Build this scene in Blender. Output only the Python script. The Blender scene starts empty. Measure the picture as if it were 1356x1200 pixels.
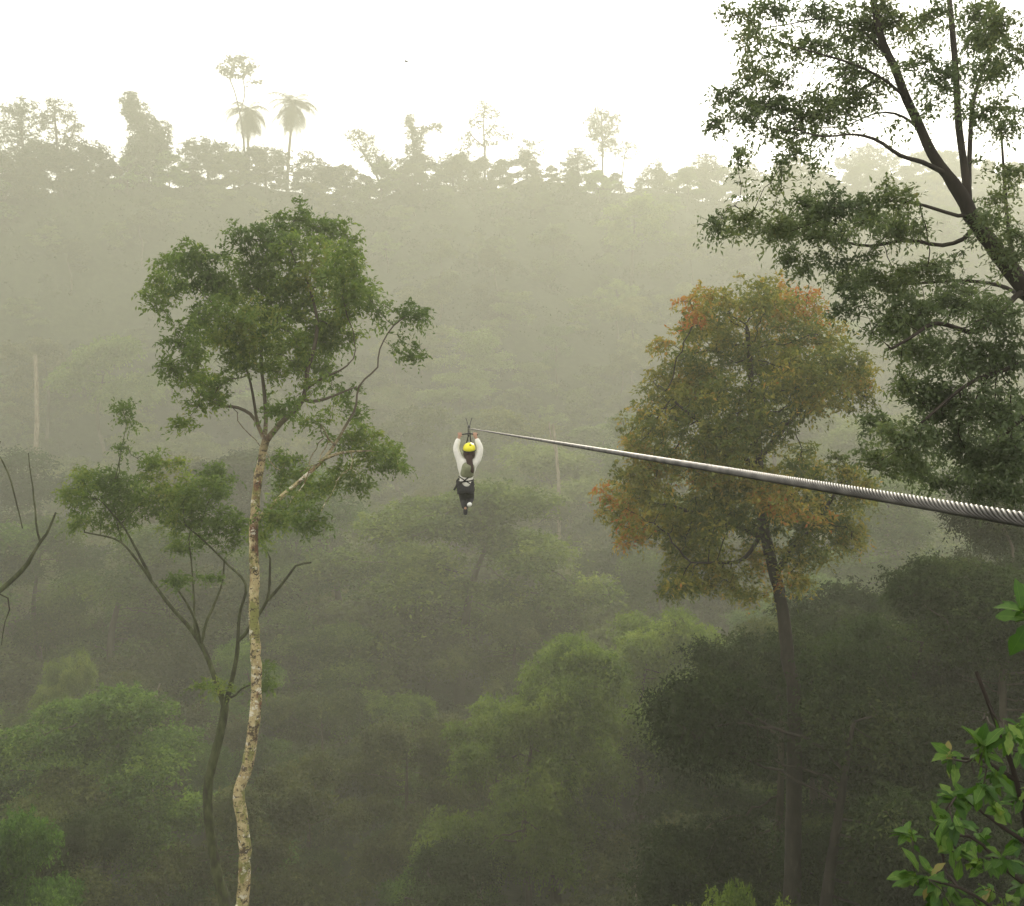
import bpy, bmesh, math, random
import numpy as np
from mathutils import Vector, Matrix

R = math.radians
random.seed(7)
S = bpy.context.scene
COL = S.collection

# ------------------------------------------------------------------ camera
F = 1454.0                      # focal length in photograph pixels (1356 wide)
PITCH = R(5.0)
cd = bpy.data.cameras.new('camera'); cam = bpy.data.objects.new('camera', cd); COL.objects.link(cam)
cam.location = (0, 0, 0); cam.rotation_euler = (R(90) - PITCH, 0, 0)
cd.sensor_width = 36; cd.lens = 36 * F / 1356.0; cd.clip_start = 0.05; cd.clip_end = 3000
S.camera = cam

# ------------------------------------------------------------------ light
SUN_EL, SUN_AZ = R(21), R(12)   # behind the ridge, a little right of centre
w = bpy.data.worlds.new('World'); S.world = w; w.use_nodes = True
nt = w.node_tree; nt.nodes.clear()
sky = nt.nodes.new('ShaderNodeTexSky'); sky.sky_type = 'NISHITA'; sky.sun_disc = False
sky.sun_elevation = SUN_EL; sky.sun_rotation = SUN_AZ
sky.air_density = 1.0; sky.dust_density = 6.0; sky.ozone_density = 1.0; sky.altitude = 600
hs = nt.nodes.new('ShaderNodeHueSaturation'); hs.inputs['Saturation'].default_value = 0.22
mx = nt.nodes.new('ShaderNodeMix'); mx.data_type = 'RGBA'; mx.inputs[0].default_value = 0.85
mx.inputs[7].default_value = (7.2, 7.0, 6.5, 1)          # the even white of a cloud deck
bg = nt.nodes.new('ShaderNodeBackground'); bg.inputs[1].default_value = 0.10
wo = nt.nodes.new('ShaderNodeOutputWorld')
nt.links.new(sky.outputs[0], hs.inputs['Color']); nt.links.new(hs.outputs[0], mx.inputs[6])
nt.links.new(mx.outputs[2], bg.inputs[0]); nt.links.new(bg.outputs[0], wo.inputs[0])

ld = bpy.data.lights.new('sun', 'SUN'); ld.energy = 2.0; ld.angle = R(12); ld.color = (1.0, 0.91, 0.75)
sun = bpy.data.objects.new('sun', ld); COL.objects.link(sun)
sdir = Vector((math.sin(SUN_AZ) * math.cos(SUN_EL), math.cos(SUN_AZ) * math.cos(SUN_EL), math.sin(SUN_EL)))
sun.rotation_euler = sdir.to_track_quat('Z', 'Y').to_euler()

S.view_settings.view_transform = 'Standard'; S.view_settings.look = 'None'
S.view_settings.gamma = 1; S.view_settings.exposure = 1.38
cy = S.cycles
cy.use_denoising = True; cy.max_bounces = 9; cy.diffuse_bounces = 3; cy.glossy_bounces = 2
cy.transmission_bounces = 3; cy.volume_bounces = 5; cy.transparent_max_bounces = 4

HAZE_DENSITY = 0.00108

# ------------------------------------------------------------------ helpers
CP, SP = math.cos(PITCH), math.sin(PITCH)
def P(px, py, d):
    """a photograph pixel at a depth of d metres, as a point of the place"""
    x = (px - 678) / F * d; v = (600 - py) / F * d
    return np.array((x, d * CP + v * SP, -d * SP + v * CP))

def proj(p):
    d = p[1] * CP - p[2] * SP; v = p[1] * SP + p[2] * CP
    return 678 + F * p[0] / d, 600 - F * v / d, d

def tag(o, label=None, cat=None, group=None, kind=None):
    if label: o['label'] = label
    if cat: o['category'] = cat
    if group: o['group'] = group
    if kind: o['kind'] = kind
    return o

def empty(name, loc, rz=0.0, sc=1.0):
    o = bpy.data.objects.new(name, None); COL.objects.link(o)
    o.location = loc; o.rotation_euler = (0, 0, rz); o.scale = (sc, sc, sc); o.empty_display_size = 0.3
    return o

def link(name, me, parent=None):
    o = bpy.data.objects.new(name, me); COL.objects.link(o)
    if parent is not None: o.parent = parent
    return o

def quads(name, verts, faces, mat, tint=None, smooth=False, third=None):
    verts = np.asarray(verts, dtype=np.float32).reshape(-1, 3); faces = np.asarray(faces, dtype=np.int32).reshape(-1, 4)
    me = bpy.data.meshes.new(name)
    me.vertices.add(len(verts)); me.vertices.foreach_set('co', verts.ravel())
    n = len(faces)
    me.loops.add(4 * n); me.loops.foreach_set('vertex_index', faces.ravel())
    me.polygons.add(n); me.polygons.foreach_set('loop_start', np.arange(0, 4 * n, 4, dtype=np.int32))
    if smooth: me.polygons.foreach_set('use_smooth', np.ones(n, dtype=bool))
    if tint is not None:
        a = me.attributes.new('tint', 'FLOAT', 'FACE'); a.data.foreach_set('value', np.asarray(tint, dtype=np.float32))
    me.update(calc_edges=True)
    me.materials.append(mat)
    return me

# ------------------------------------------------------------------ materials
def nodes_of(name):
    m = bpy.data.materials.new(name); m.use_nodes = True
    t = m.node_tree; t.nodes.clear()
    o = t.nodes.new('ShaderNodeOutputMaterial')
    return m, t, o

def ramp(t, stops):
    r = t.nodes.new('ShaderNodeValToRGB'); e = r.color_ramp.elements
    while len(e) < len(stops): e.new(0.5)
    for k, (p, c) in enumerate(stops):
        e[k].position = p; e[k].color = (*c, 1)
    return r

def leaf_mat(name, stops, transl=0.4, gloss=0.014, vary=0.0):
    m, t, o = nodes_of(name)
    at = t.nodes.new('ShaderNodeAttribute'); at.attribute_name = 'tint'
    r = ramp(t, stops)
    t.links.new(at.outputs['Fac'], r.inputs[0])
    col = r.outputs[0]
    if vary:
        oi = t.nodes.new('ShaderNodeObjectInfo')
        mr = t.nodes.new('ShaderNodeMapRange'); mr.inputs[3].default_value = 1 - vary; mr.inputs[4].default_value = 1 + vary
        t.links.new(oi.outputs['Random'], mr.inputs[0])
        mh = t.nodes.new('ShaderNodeMapRange'); mh.inputs[3].default_value = 0.5 - 0.014 * vary / 0.4; mh.inputs[4].default_value = 0.5 + 0.014 * vary / 0.4
        wn = t.nodes.new('ShaderNodeTexWhiteNoise'); wn.noise_dimensions = '1D'
        t.links.new(oi.outputs['Random'], wn.inputs['W']); t.links.new(wn.outputs['Value'], mh.inputs[0])
        h = t.nodes.new('ShaderNodeHueSaturation')
        t.links.new(mr.outputs[0], h.inputs['Value']); t.links.new(mh.outputs[0], h.inputs['Hue'])
        t.links.new(col, h.inputs['Color']); col = h.outputs[0]
    d = t.nodes.new('ShaderNodeBsdfDiffuse'); tr = t.nodes.new('ShaderNodeBsdfTranslucent')
    t.links.new(col, d.inputs[0]); t.links.new(col, tr.inputs[0])
    a = t.nodes.new('ShaderNodeMixShader'); a.inputs[0].default_value = transl
    t.links.new(d.outputs[0], a.inputs[1]); t.links.new(tr.outputs[0], a.inputs[2])
    g = t.nodes.new('ShaderNodeBsdfGlossy'); g.inputs['Roughness'].default_value = 0.55; g.inputs[0].default_value = (0.8, 0.85, 0.8, 1)
    b = t.nodes.new('ShaderNodeMixShader'); b.inputs[0].default_value = gloss
    t.links.new(a.outputs[0], b.inputs[1]); t.links.new(g.outputs[0], b.inputs[2]); t.links.new(b.outputs[0], o.inputs[0])
    return m

def bark_mat(name, stops, scale=(3, 3, 1.2), detail=6, bump=0.4, rough=0.9, dist=0.01):
    m, t, o = nodes_of(name)
    tc = t.nodes.new('ShaderNodeTexCoord'); mp = t.nodes.new('ShaderNodeMapping'); mp.inputs['Scale'].default_value = scale
    n = t.nodes.new('ShaderNodeTexNoise'); n.inputs['Scale'].default_value = 1.0; n.inputs['Detail'].default_value = detail
    n.inputs['Roughness'].default_value = 0.65
    r = ramp(t, stops); b = t.nodes.new('ShaderNodeBsdfPrincipled'); b.inputs['Roughness'].default_value = rough
    b.inputs['Specular IOR Level'].default_value = 0.2
    bp = t.nodes.new('ShaderNodeBump'); bp.inputs['Strength'].default_value = bump; bp.inputs['Distance'].default_value = dist
    t.links.new(tc.outputs['Object'], mp.inputs[0]); t.links.new(mp.outputs[0], n.inputs['Vector'])
    t.links.new(n.outputs['Fac'], r.inputs[0]); t.links.new(r.outputs[0], b.inputs['Base Color'])
    t.links.new(n.outputs['Fac'], bp.inputs['Height']); t.links.new(bp.outputs[0], b.inputs['Normal'])
    t.links.new(b.outputs[0], o.inputs[0])
    return m

def plain(name, col, rough=0.7, metal=0.0, spec=0.3, nscale=0.0, namt=0.2):
    m, t, o = nodes_of(name)
    b = t.nodes.new('ShaderNodeBsdfPrincipled'); b.inputs['Roughness'].default_value = rough; b.inputs['Metallic'].default_value = metal
    b.inputs['Specular IOR Level'].default_value = spec; b.inputs['Base Color'].default_value = (*col, 1)
    if nscale:
        tc = t.nodes.new('ShaderNodeTexCoord'); n = t.nodes.new('ShaderNodeTexNoise'); n.inputs['Scale'].default_value = nscale; n.inputs['Detail'].default_value = 5
        r = ramp(t, [(0.3, tuple(c * (1 - namt) for c in col)), (0.7, tuple(min(1, c * (1 + namt)) for c in col))])
        t.links.new(tc.outputs['Object'], n.inputs['Vector']); t.links.new(n.outputs['Fac'], r.inputs[0]); t.links.new(r.outputs[0], b.inputs['Base Color'])
    t.links.new(b.outputs[0], o.inputs[0])
    return m

GREEN = [(0.0, (0.022, 0.047, 0.007)), (0.5, (0.054, 0.098, 0.012)), (1.0, (0.130, 0.190, 0.024))]
M = {
    'leaf_hero': leaf_mat('leaf_hero', [(0.0, (0.050, 0.092, 0.014)), (0.5, (0.108, 0.172, 0.022)), (0.85, (0.195, 0.245, 0.034)), (1.0, (0.24, 0.23, 0.048))], 0.5, 0.03),
    'leaf_dark': leaf_mat('leaf_dark', [(0.0, (0.056, 0.082, 0.036)), (0.5, (0.100, 0.138, 0.048)), (0.85, (0.155, 0.185, 0.055)), (1.0, (0.20, 0.175, 0.07))], 0.52, 0.03),
    'leaf_autumn': leaf_mat('leaf_autumn', [(0.0, (0.060, 0.092, 0.018)), (0.36, (0.135, 0.155, 0.026)), (0.62, (0.26, 0.235, 0.038)), (0.82, (0.36, 0.22, 0.038)), (1.0, (0.37, 0.12, 0.03))], 0.45),
    'leaf_green': leaf_mat('leaf_green', GREEN, 0.4, vary=0.55),
    'leaf_olive': leaf_mat('leaf_olive', [(0.0, (0.030, 0.042, 0.011)), (0.5, (0.060, 0.080, 0.018)), (1.0, (0.120, 0.140, 0.032))], 0.4, vary=0.4),
    'leaf_bright': leaf_mat('leaf_bright', [(0.0, (0.052, 0.088, 0.012)), (0.5, (0.110, 0.165, 0.020)), (1.0, (0.190, 0.250, 0.034))], 0.45, vary=0.2),
    'leaf_brown': leaf_mat('leaf_brown', [(0.0, (0.030, 0.038, 0.013)), (0.5, (0.058, 0.070, 0.020)), (1.0, (0.11, 0.105, 0.032))], 0.3, vary=0.3),
    'leaf_shade': leaf_mat('leaf_shade', [(0.0, (0.013, 0.024, 0.006)), (0.6, (0.026, 0.043, 0.010)), (1.0, (0.060, 0.078, 0.020))], 0.3, 0.006, vary=0.3),  # dark leaf copy: the gloom of the near wood is put into its colour
    'leaf_wood': leaf_mat('leaf_wood', [(0.0, (0.050, 0.056, 0.024)), (0.4, (0.085, 0.112, 0.028)), (0.8, (0.140, 0.175, 0.038)), (1.0, (0.15, 0.14, 0.05))], 0.4),
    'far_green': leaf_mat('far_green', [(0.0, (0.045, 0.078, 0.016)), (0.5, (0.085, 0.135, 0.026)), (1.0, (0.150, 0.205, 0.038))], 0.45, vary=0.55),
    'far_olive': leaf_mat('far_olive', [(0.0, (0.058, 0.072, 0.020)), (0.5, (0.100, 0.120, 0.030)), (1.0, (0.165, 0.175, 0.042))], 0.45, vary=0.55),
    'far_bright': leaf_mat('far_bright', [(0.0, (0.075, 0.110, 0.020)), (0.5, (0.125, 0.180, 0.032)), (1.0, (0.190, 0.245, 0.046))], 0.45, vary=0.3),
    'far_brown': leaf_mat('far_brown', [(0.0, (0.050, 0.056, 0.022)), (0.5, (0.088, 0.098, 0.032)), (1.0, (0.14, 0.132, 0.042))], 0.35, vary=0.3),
    'leaf_bush': leaf_mat('leaf_bush', [(0.0, (0.024, 0.070, 0.006)), (0.5, (0.055, 0.125, 0.010)), (0.86, (0.15, 0.23, 0.04)), (1.0, (0.20, 0.17, 0.05))], 0.4, 0.022),
    'palm': leaf_mat('palm', [(0.0, (0.035, 0.036, 0.02)), (0.6, (0.055, 0.055, 0.028)), (1.0, (0.09, 0.075, 0.04))], 0.25),
    'bark': bark_mat('bark', [(0.3, (0.035, 0.028, 0.020)), (0.6, (0.085, 0.072, 0.052)), (0.75, (0.13, 0.12, 0.09))], (2, 2, 0.7)),
    'bark_dark': bark_mat('bark_dark', [(0.3, (0.014, 0.011, 0.009)), (0.62, (0.038, 0.030, 0.023)), (0.8, (0.08, 0.072, 0.058))], (4, 4, 1.5)),
    'bark_moss': bark_mat('bark_moss', [(0.36, (0.026, 0.023, 0.016)), (0.5, (0.044, 0.052, 0.020)), (0.66, (0.085, 0.095, 0.045))], (5, 5, 2)),
    'bark_pale': bark_mat('bark_pale', [(0.3, (0.09, 0.075, 0.05)), (0.6, (0.22, 0.19, 0.14))], (3, 3, 0.8)),
    'ground': bark_mat('ground', [(0.3, (0.014, 0.018, 0.008)), (0.55, (0.028, 0.036, 0.014)), (0.75, (0.050, 0.052, 0.022))], (0.6, 0.6, 0.6), 8, 0.8, 1.0, 0.3),
    'steel': plain('steel', (0.085, 0.08, 0.075), 0.5, 0.6, 0.5, 14, 0.7),
    'dark_metal': plain('dark_metal', (0.06, 0.06, 0.06), 0.5, 0.5),
    'skin': plain('skin', (0.42, 0.25, 0.17), 0.6),
    'hair': plain('hair', (0.030, 0.012, 0.010), 0.55, nscale=120, namt=0.5),
    'white_cloth': plain('white_cloth', (0.78, 0.76, 0.70), 0.85, nscale=18, namt=0.07),
    'vest': plain('vest', (0.20, 0.21, 0.13), 0.9, nscale=25, namt=0.15),
    'trousers': plain('trousers', (0.035, 0.034, 0.038), 0.85, nscale=30, namt=0.3),
    'strap': plain('strap', (0.022, 0.022, 0.020), 0.8),
    'helmet': plain('helmet', (0.80, 0.74, 0.02), 0.35, 0, 0.5),
    'white_rubber': plain('white_rubber', (0.8, 0.8, 0.78), 0.6),
    'bird': plain('bird', (0.08, 0.08, 0.08), 0.8),
}

# pale bark with lichen, green moss, rusty and dark patches (the tall left trunk)
def patchy_bark():
    m, t, o = nodes_of('patchy_bark')
    tc = t.nodes.new('ShaderNodeTexCoord')
    def noise(scale, vec, detail=5):
        mp = t.nodes.new('ShaderNodeMapping'); mp.inputs['Scale'].default_value = vec; mp.inputs['Location'].default_value = (scale, scale * 1.7, 0)
        t.links.new(tc.outputs['Object'], mp.inputs[0])
        n = t.nodes.new('ShaderNodeTexNoise'); n.inputs['Scale'].default_value = scale; n.inputs['Detail'].default_value = detail; n.inputs['Roughness'].default_value = 0.7
        t.links.new(mp.outputs[0], n.inputs['Vector']); return n.outputs['Fac']
    def mixc(f, a, b):
        x = t.nodes.new('ShaderNodeMix'); x.data_type = 'RGBA'; t.links.new(f, x.inputs[0])
        for s, k in ((a, 6), (b, 7)):
            if isinstance(s, tuple): x.inputs[k].default_value = (*s, 1)
            else: t.links.new(s, x.inputs[k])
        return x.outputs[2]
    def step(f, a, b):
        r = t.nodes.new('ShaderNodeMapRange'); r.inputs[1].default_value = a; r.inputs[2].default_value = b; t.links.new(f, r.inputs[0]); return r.outputs[0]
    base = ramp(t, [(0.3, (0.24, 0.17, 0.085)), (0.5, (0.42, 0.34, 0.18)), (0.72, (0.56, 0.48, 0.30))])
    n1 = noise(5.0, (1, 1, 0.8)); t.links.new(n1, base.inputs[0])
    c = mixc(step(noise(2.6, (1, 1, 0.5)), 0.49, 0.56), base.outputs[0], (0.20, 0.20, 0.065))
    c = mixc(step(noise(1.1, (1, 1, 0.55)), 0.57, 0.64), c, (0.15, 0.075, 0.045))
    c = mixc(step(noise(7.5, (1, 1, 1.4)), 0.545, 0.60), c, (0.05, 0.038, 0.026))
    sx = t.nodes.new('ShaderNodeSeparateXYZ'); t.links.new(tc.outputs['Object'], sx.inputs[0])
    c = mixc(step(noise(2.1, (1, 1, 1.6), 8), 0.55, 0.60), c, (0.075, 0.055, 0.035))
    c = mixc(step(noise(3.3, (1, 1, 1.3), 8), 0.57, 0.62), c, (0.62, 0.58, 0.47))
    c = mixc(step(sx.outputs[2], FORK_Z - 0.8, FORK_Z + 0.9), c, (0.075, 0.062, 0.045))   # darker, younger bark on the limbs
    b = t.nodes.new('ShaderNodeBsdfPrincipled'); b.inputs['Roughness'].default_value = 0.9; b.inputs['Specular IOR Level'].default_value = 0.2
    bp = t.nodes.new('ShaderNodeBump'); bp.inputs['Strength'].default_value = 0.6; bp.inputs['Distance'].default_value = 0.02
    t.links.new(n1, bp.inputs['Height']); t.links.new(bp.outputs[0], b.inputs['Normal'])
    t.links.new(c, b.inputs['Base Color']); t.links.new(b.outputs[0], o.inputs[0])
    return m

# ------------------------------------------------------------------ terrain
def sstep(x, a, b):
    t = np.clip((x - a) / (b - a), 0, 1); return t * t * (3 - 2 * t)
PY = [-80, -20, 0, 8, 20, 32, 46, 60, 85, 130, 190, 255, 300]
PZ = [-1, -3, -5, -14, -28, -36.5, -42, -45, -48, -50, -50, -44, -25]
def crest(x): return 405 + 0.45 * x
def height(x, y):
    x = np.asarray(x, float); y = np.asarray(y, float)
    c = crest(np.clip(x, -230, 320))
    near = np.interp(y, PY, PZ)
    H = 0.173 * c - 9 + 2.5 * np.sin(x * 0.045 + 0.6) + 1.2 * np.sin(x * 0.13) - 4 * sstep(x, -40, 120)
    u = np.clip((y - 300) / np.maximum(c - 300, 10), 0, None)
    far = np.where(u < 1, -25 + (H + 25) * np.minimum(u, 1), H - 34 * sstep(u, 1.0, 2.6))
    z = np.where(y < 300, near, far)
    z = z + 15 * sstep(x, 5, 24) * (1 - sstep(y, 55, 95)) * sstep(y, 3, 25)
    z = z + 5 * (1 - sstep(x, -30, -8)) * (1 - sstep(y, 60, 100)) * sstep(y, 10, 30)
    z = z + 1.6 * np.sin(x * 0.11 + 1.3) * np.cos(y * 0.09) * sstep(y, 15, 50) + 0.7 * np.sin(x * 0.31 + y * 0.23) * sstep(y, 10, 40)
    return z

GX, GY0, GY1 = 400, -50, 640
nx, ny = 281, 231
xs = np.linspace(-GX, GX, nx); ys = np.linspace(GY0, GY1, ny)
X, Y = np.meshgrid(xs, ys); Z = height(X, Y)
idx = np.arange(nx * ny).reshape(ny, nx)
gq = np.stack([idx[:-1, :-1], idx[:-1, 1:], idx[1:, 1:], idx[1:, :-1]], -1).reshape(-1, 4)
g = link('ground', quads('ground', np.stack([X, Y, Z], -1), gq, M['ground'], smooth=True)); tag(g, kind='structure')

# ------------------------------------------------------------------ trees
def resample(pts, step, rng, wob=0.0):
    pts = np.asarray(pts, float)
    if len(pts) > 2:                                   # Catmull-Rom
        q = []
        e = np.vstack([2 * pts[0] - pts[1], pts, 2 * pts[-1] - pts[-2]])
        for i in range(len(pts) - 1):
            a, b, c, d = e[i:i + 4]
            for t in np.linspace(0, 1, 6, endpoint=False):
                q.append(0.5 * (2 * b + (c - a) * t + (2 * a - 5 * b + 4 * c - d) * t * t + (3 * b - a - 3 * c + d) * t ** 3))
        q.append(pts[-1]); pts = np.array(q)
    seg = np.linalg.norm(np.diff(pts, axis=0), axis=1); s = np.concatenate([[0], np.cumsum(seg)])
    n = max(2, int(s[-1] / step) + 1); u = np.linspace(0, s[-1], n)
    out = np.stack([np.interp(u, s, pts[:, k]) for k in range(3)], -1)
    if wob: out[1:] += rng.normal(0, wob, out[1:].shape)
    return out

class Tree:
    def __init__(self, seed, step):
        self.rng = np.random.RandomState(seed); self.step = step
        self.pos, self.par, self.rmin, self.can = [], [], [], []
    def limb(self, pts, r0, r1, grow=True, wob=0.0, step=None):
        q = resample(pts, step or self.step, self.rng, wob)
        k = -1
        if self.pos:
            d = np.linalg.norm(np.array(self.pos) - q[0], axis=1); k = int(np.argmin(d)); q = q[1:]
        n = len(q)
        rr = np.interp(np.linspace(0, 1, n), np.linspace(0, 1, len(r0)), r0) if isinstance(r0, (list, tuple)) else np.linspace(r0, r1, n)
        for i, p in enumerate(q):
            self.pos.append(p); self.par.append(k); self.rmin.append(rr[i])
            g = grow if isinstance(grow, bool) else (i / n >= grow)
            self.can.append(g); k = len(self.pos) - 1
    def colonize(self, attr, kill, maxit=90, infl=1e9):
        pos = [p for p in self.pos]; rng = self.rng; step = self.step
        A = np.asarray(attr); m = len(A); self.attr = A
        ids = np.array([i for i, c in enumerate(self.can) if c]); G = np.array(pos)[ids]
        D = np.linalg.norm(A[:, None] - G[None], axis=2); near = ids[np.argmin(D, 1)]; dist = D.min(1); alive = dist > kill
        for it in range(maxit):
            act = alive & (dist < infl)
            if not act.any(): break
            Pn = np.array(self.pos)
            v = A[act] - Pn[near[act]]; v /= np.linalg.norm(v, axis=1)[:, None] + 1e-9
            un, inv = np.unique(near[act], return_inverse=True)
            dv = np.zeros((len(un), 3)); np.add.at(dv, inv, v)
            ln = np.linalg.norm(dv, axis=1); dv = dv / (ln[:, None] + 1e-9) + rng.normal(0, 0.22, dv.shape)
            dv /= np.linalg.norm(dv, axis=1)[:, None] + 1e-9
            new = Pn[un] + dv * step
            base = len(self.pos)
            for i in range(len(un)):
                self.pos.append(new[i]); self.par.append(int(un[i])); self.rmin.append(0.0); self.can.append(True)
            D = np.linalg.norm(A[:, None] - new[None], axis=2); j = D.argmin(1); dm = D[np.arange(m), j]
            up = dm < dist - 1e-4
            near = np.where(up, base + j, near); dist = np.minimum(dist, dm)
            stuck = np.zeros(m, bool)
            if it > 6: stuck = act & ~up & (rng.rand(m) < 0.25)
            alive &= (dist > kill) & ~stuck
    def finish(self, tip=0.006, power=2.3):
        n = len(self.pos); acc = np.zeros(n); tips = np.zeros(n, int); nch = np.zeros(n, int)
        par = np.array(self.par); pos = np.array(self.pos); rad = np.zeros(n)
        for i in range(n):
            if par[i] >= 0: nch[par[i]] += 1
        order = range(n - 1, -1, -1)                   # children always come after parents
        for i in order:
            if nch[i] == 0: acc[i] = tip ** power; tips[i] = 1
            rad[i] = max(acc[i] ** (1 / power), self.rmin[i])
            if par[i] >= 0: acc[par[i]] += acc[i]; tips[par[i]] += tips[i]
        for i in range(n):                              # a branch is never thicker than what carries it
            if par[i] >= 0: rad[i] = min(rad[i], rad[par[i]] * 1.02)
        self.P, self.parr, self.rad, self.tips, self.nch = pos, par, rad, tips, nch
    def wood(self, name, mat, sides=(9, 6, 4, 3), cuts=(0.08, 0.03, 0.014), rmin=0.0, origin=(0, 0, 0), lump=0.0):
        n = len(self.P); kids = [[] for _ in range(n)]
        for i in range(n):
            if self.parr[i] >= 0: kids[self.parr[i]].append(i)
        V, Fc = [], []; nv = 0
        stack = [(i, None) for i in range(n) if self.parr[i] < 0]
        rng = self.rng; org = np.array(origin)
        while stack:
            s, fr = stack.pop()
            chain = [] if fr is None else [fr]; rads = [] if fr is None else [min(self.rad[s] * 1.15, self.rad[fr])]
            i = s
            while True:
                chain.append(i); rads.append(self.rad[i])
                if not kids[i]: break
                ks = sorted(kids[i], key=lambda k: -self.rad[k])
                for k in ks[1:]: stack.append((k, i))
                i = ks[0]
            if len(chain) < 2 or max(rads) < rmin: continue
            pts = self.P[chain] - org; rads = np.array(rads)
            r0 = rads.max(); k = sides[0] if r0 > cuts[0] else sides[1] if r0 > cuts[1] else sides[2] if r0 > cuts[2] else sides[3]
            T = np.gradient(pts, axis=0); T /= np.linalg.norm(T, axis=1)[:, None] + 1e-9
            u = np.cross(T[0], (0.3, 0.9, 0.2)); u /= np.linalg.norm(u) + 1e-9
            ang = np.arange(k) * 2 * math.pi / k
            rings = []
            for q in range(len(pts)):
                u = u - T[q] * np.dot(u, T[q]); u /= np.linalg.norm(u) + 1e-9; v = np.cross(T[q], u)
                rr = rads[q] * (1 + (rng.normal(0, lump, k) if lump and rads[q] > cuts[1] else 0))
                rings.append(pts[q] + (np.cos(ang) * rr)[:, None] * u + (np.sin(ang) * rr)[:, None] * v)
            V.append(np.concatenate(rings)); L = len(pts)
            a = (np.arange(L - 1)[:, None] * k + np.arange(k)[None]) + nv; b = (np.arange(L - 1)[:, None] * k + (np.arange(k)[None] + 1) % k) + nv
            Fc.append(np.stack([a, b, b + k, a + k], -1).reshape(-1, 4)); nv += L * k
        return quads(name, np.concatenate(V), np.concatenate(Fc), mat, smooth=True)
    def sprays(self, per, spread, maxtips=3, up=0.35):
        ok = (self.tips <= maxtips) & np.array([r == 0.0 for r in self.rmin])
        base = np.vstack([self.P[ok], self.attr]); rng = self.rng
        nl = 5; nt_ = max(1, int(round(per / nl)))          # leaves sit along short twigs
        tw = np.repeat(base, nt_, axis=0); d = rng.normal(0, 1, tw.shape); d[:, 2] = d[:, 2] * 0.7 + up; d /= np.linalg.norm(d, axis=1)[:, None]
        ln = spread * rng.uniform(0.6, 1.35, len(tw))
        c = np.repeat(tw, nl, axis=0); dd = np.repeat(d, nl, axis=0); u = np.tile(np.linspace(0.3, 1.0, nl), len(tw)) * np.repeat(ln, nl)
        off = dd * u[:, None]; off[:, 2] -= 0.35 * (u ** 2) / max(spread, 1e-3)
        c = c + rng.normal(0, 0.07 * spread, c.shape)
        return c + off, off

def leaf_geo(rng, c, out, L, W, droop=0.25, flat=0.9):
    n = len(c)
    d = out / (np.linalg.norm(out, axis=1)[:, None] + 1e-9) * 0.8 + rng.normal(0, 0.6, (n, 3)); d[:, 2] -= droop
    d /= np.linalg.norm(d, axis=1)[:, None]
    nrm = rng.normal(0, 0.55, (n, 3)); nrm[:, 2] += flat
    s = np.cross(d, nrm); s /= np.linalg.norm(s, axis=1)[:, None] + 1e-9; nn = np.cross(s, d)
    l = (L * rng.uniform(0.65, 1.3, n))[:, None]; w_ = (W * rng.uniform(0.7, 1.25, n))[:, None]
    a = c - d * l * 0.5; b = c + s * w_ * 0.5 + nn * l * 0.08 - d * l * 0.06; e = c + d * l * 0.5 - nn * l * 0.05; f = c - s * w_ * 0.5 + nn * l * 0.08 - d * l * 0.06
    V = np.stack([a, b, e, f], 1).reshape(-1, 3); Fq = np.arange(4 * n).reshape(-1, 4)
    return V, Fq

def noise3(p, seed, scale):
    r = np.random.RandomState(seed); z = np.zeros(len(p))
    for k in range(6):
        f = r.normal(0, 1, 3) / scale; z += np.sin(p @ f * 2.2 + r.rand() * 6.28) / 6 * 1.6
    return z

def leaves(name, tree, mat, per, spread, L, W, origin=(0, 0, 0), maxtips=3, tint0=0.5, tamp=0.28, tscale=1.4, droop=0.25, extra=None, tintfn=None):
    c, off = tree.sprays(per, spread, maxtips)
    V, Fq = leaf_geo(tree.rng, c, off, L, W, droop)
    t = tint0 + tamp * noise3(c, 11 + len(c) % 97, tscale) + tree.rng.normal(0, 0.13, len(c))
    if tintfn is not None: t = tintfn(c, t)
    return quads(name, V - np.array(origin), Fq, mat, np.clip(t, 0, 1))

def ellip(rng, c, r, n):
    v = rng.normal(0, 1, (n, 3)); v /= np.linalg.norm(v, axis=1)[:, None]
    return np.asarray(c) + v * (rng.rand(n) ** 0.42)[:, None] * np.asarray(r)

def pxclumps(rng, clumps, d, dens, half, cx, hw, dup=1, zsq=0.8):
    """clumps given by pixel centre and radii become ellipsoids spread through the depth of a crown"""
    out = []
    for cl in clumps:
        x, y, rx, ry = cl[:4]
        for q in range(dup):
            lim = half * math.sqrt(max(0.08, 1 - ((x - cx) / hw) ** 2))
            dd = cl[4] if len(cl) > 4 else rng.uniform(-lim, lim)
            jx, jy = (0, 0) if q == 0 else rng.normal(0, 0.3, 2) * (rx, ry)
            c = P(x + jx, y + jy, d + dd); m = d / F
            r = (rx * m, 0.5 * (rx + ry) * m * zsq + 0.1, ry * m)
            n = max(5, int(dens * rx * ry * m * m)); out.append(ellip(rng, c, r, n))
    return np.concatenate(out)

def px(pts, d):
    return [P(p[0], p[1], d + (p[2] if len(p) > 2 else 0)) for p in pts]

def rooted(pts):
    """carry the lowest traced point of a trunk down into the ground"""
    p = pts[0]; x, y = p[0], p[1]; z = float(height(x, y))
    if z < p[2] - 0.5: return [np.array((x + 0.1, y, z - 0.4))] + list(pts)
    return list(pts)

def standing(name, tree, base, wood, crown, label, cat, group=None):
    root = empty(name, base); tag(root, label, cat, group)
    link('trunk', wood, root)
    if crown is not None: link('crown', crown, root)
    return root

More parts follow.
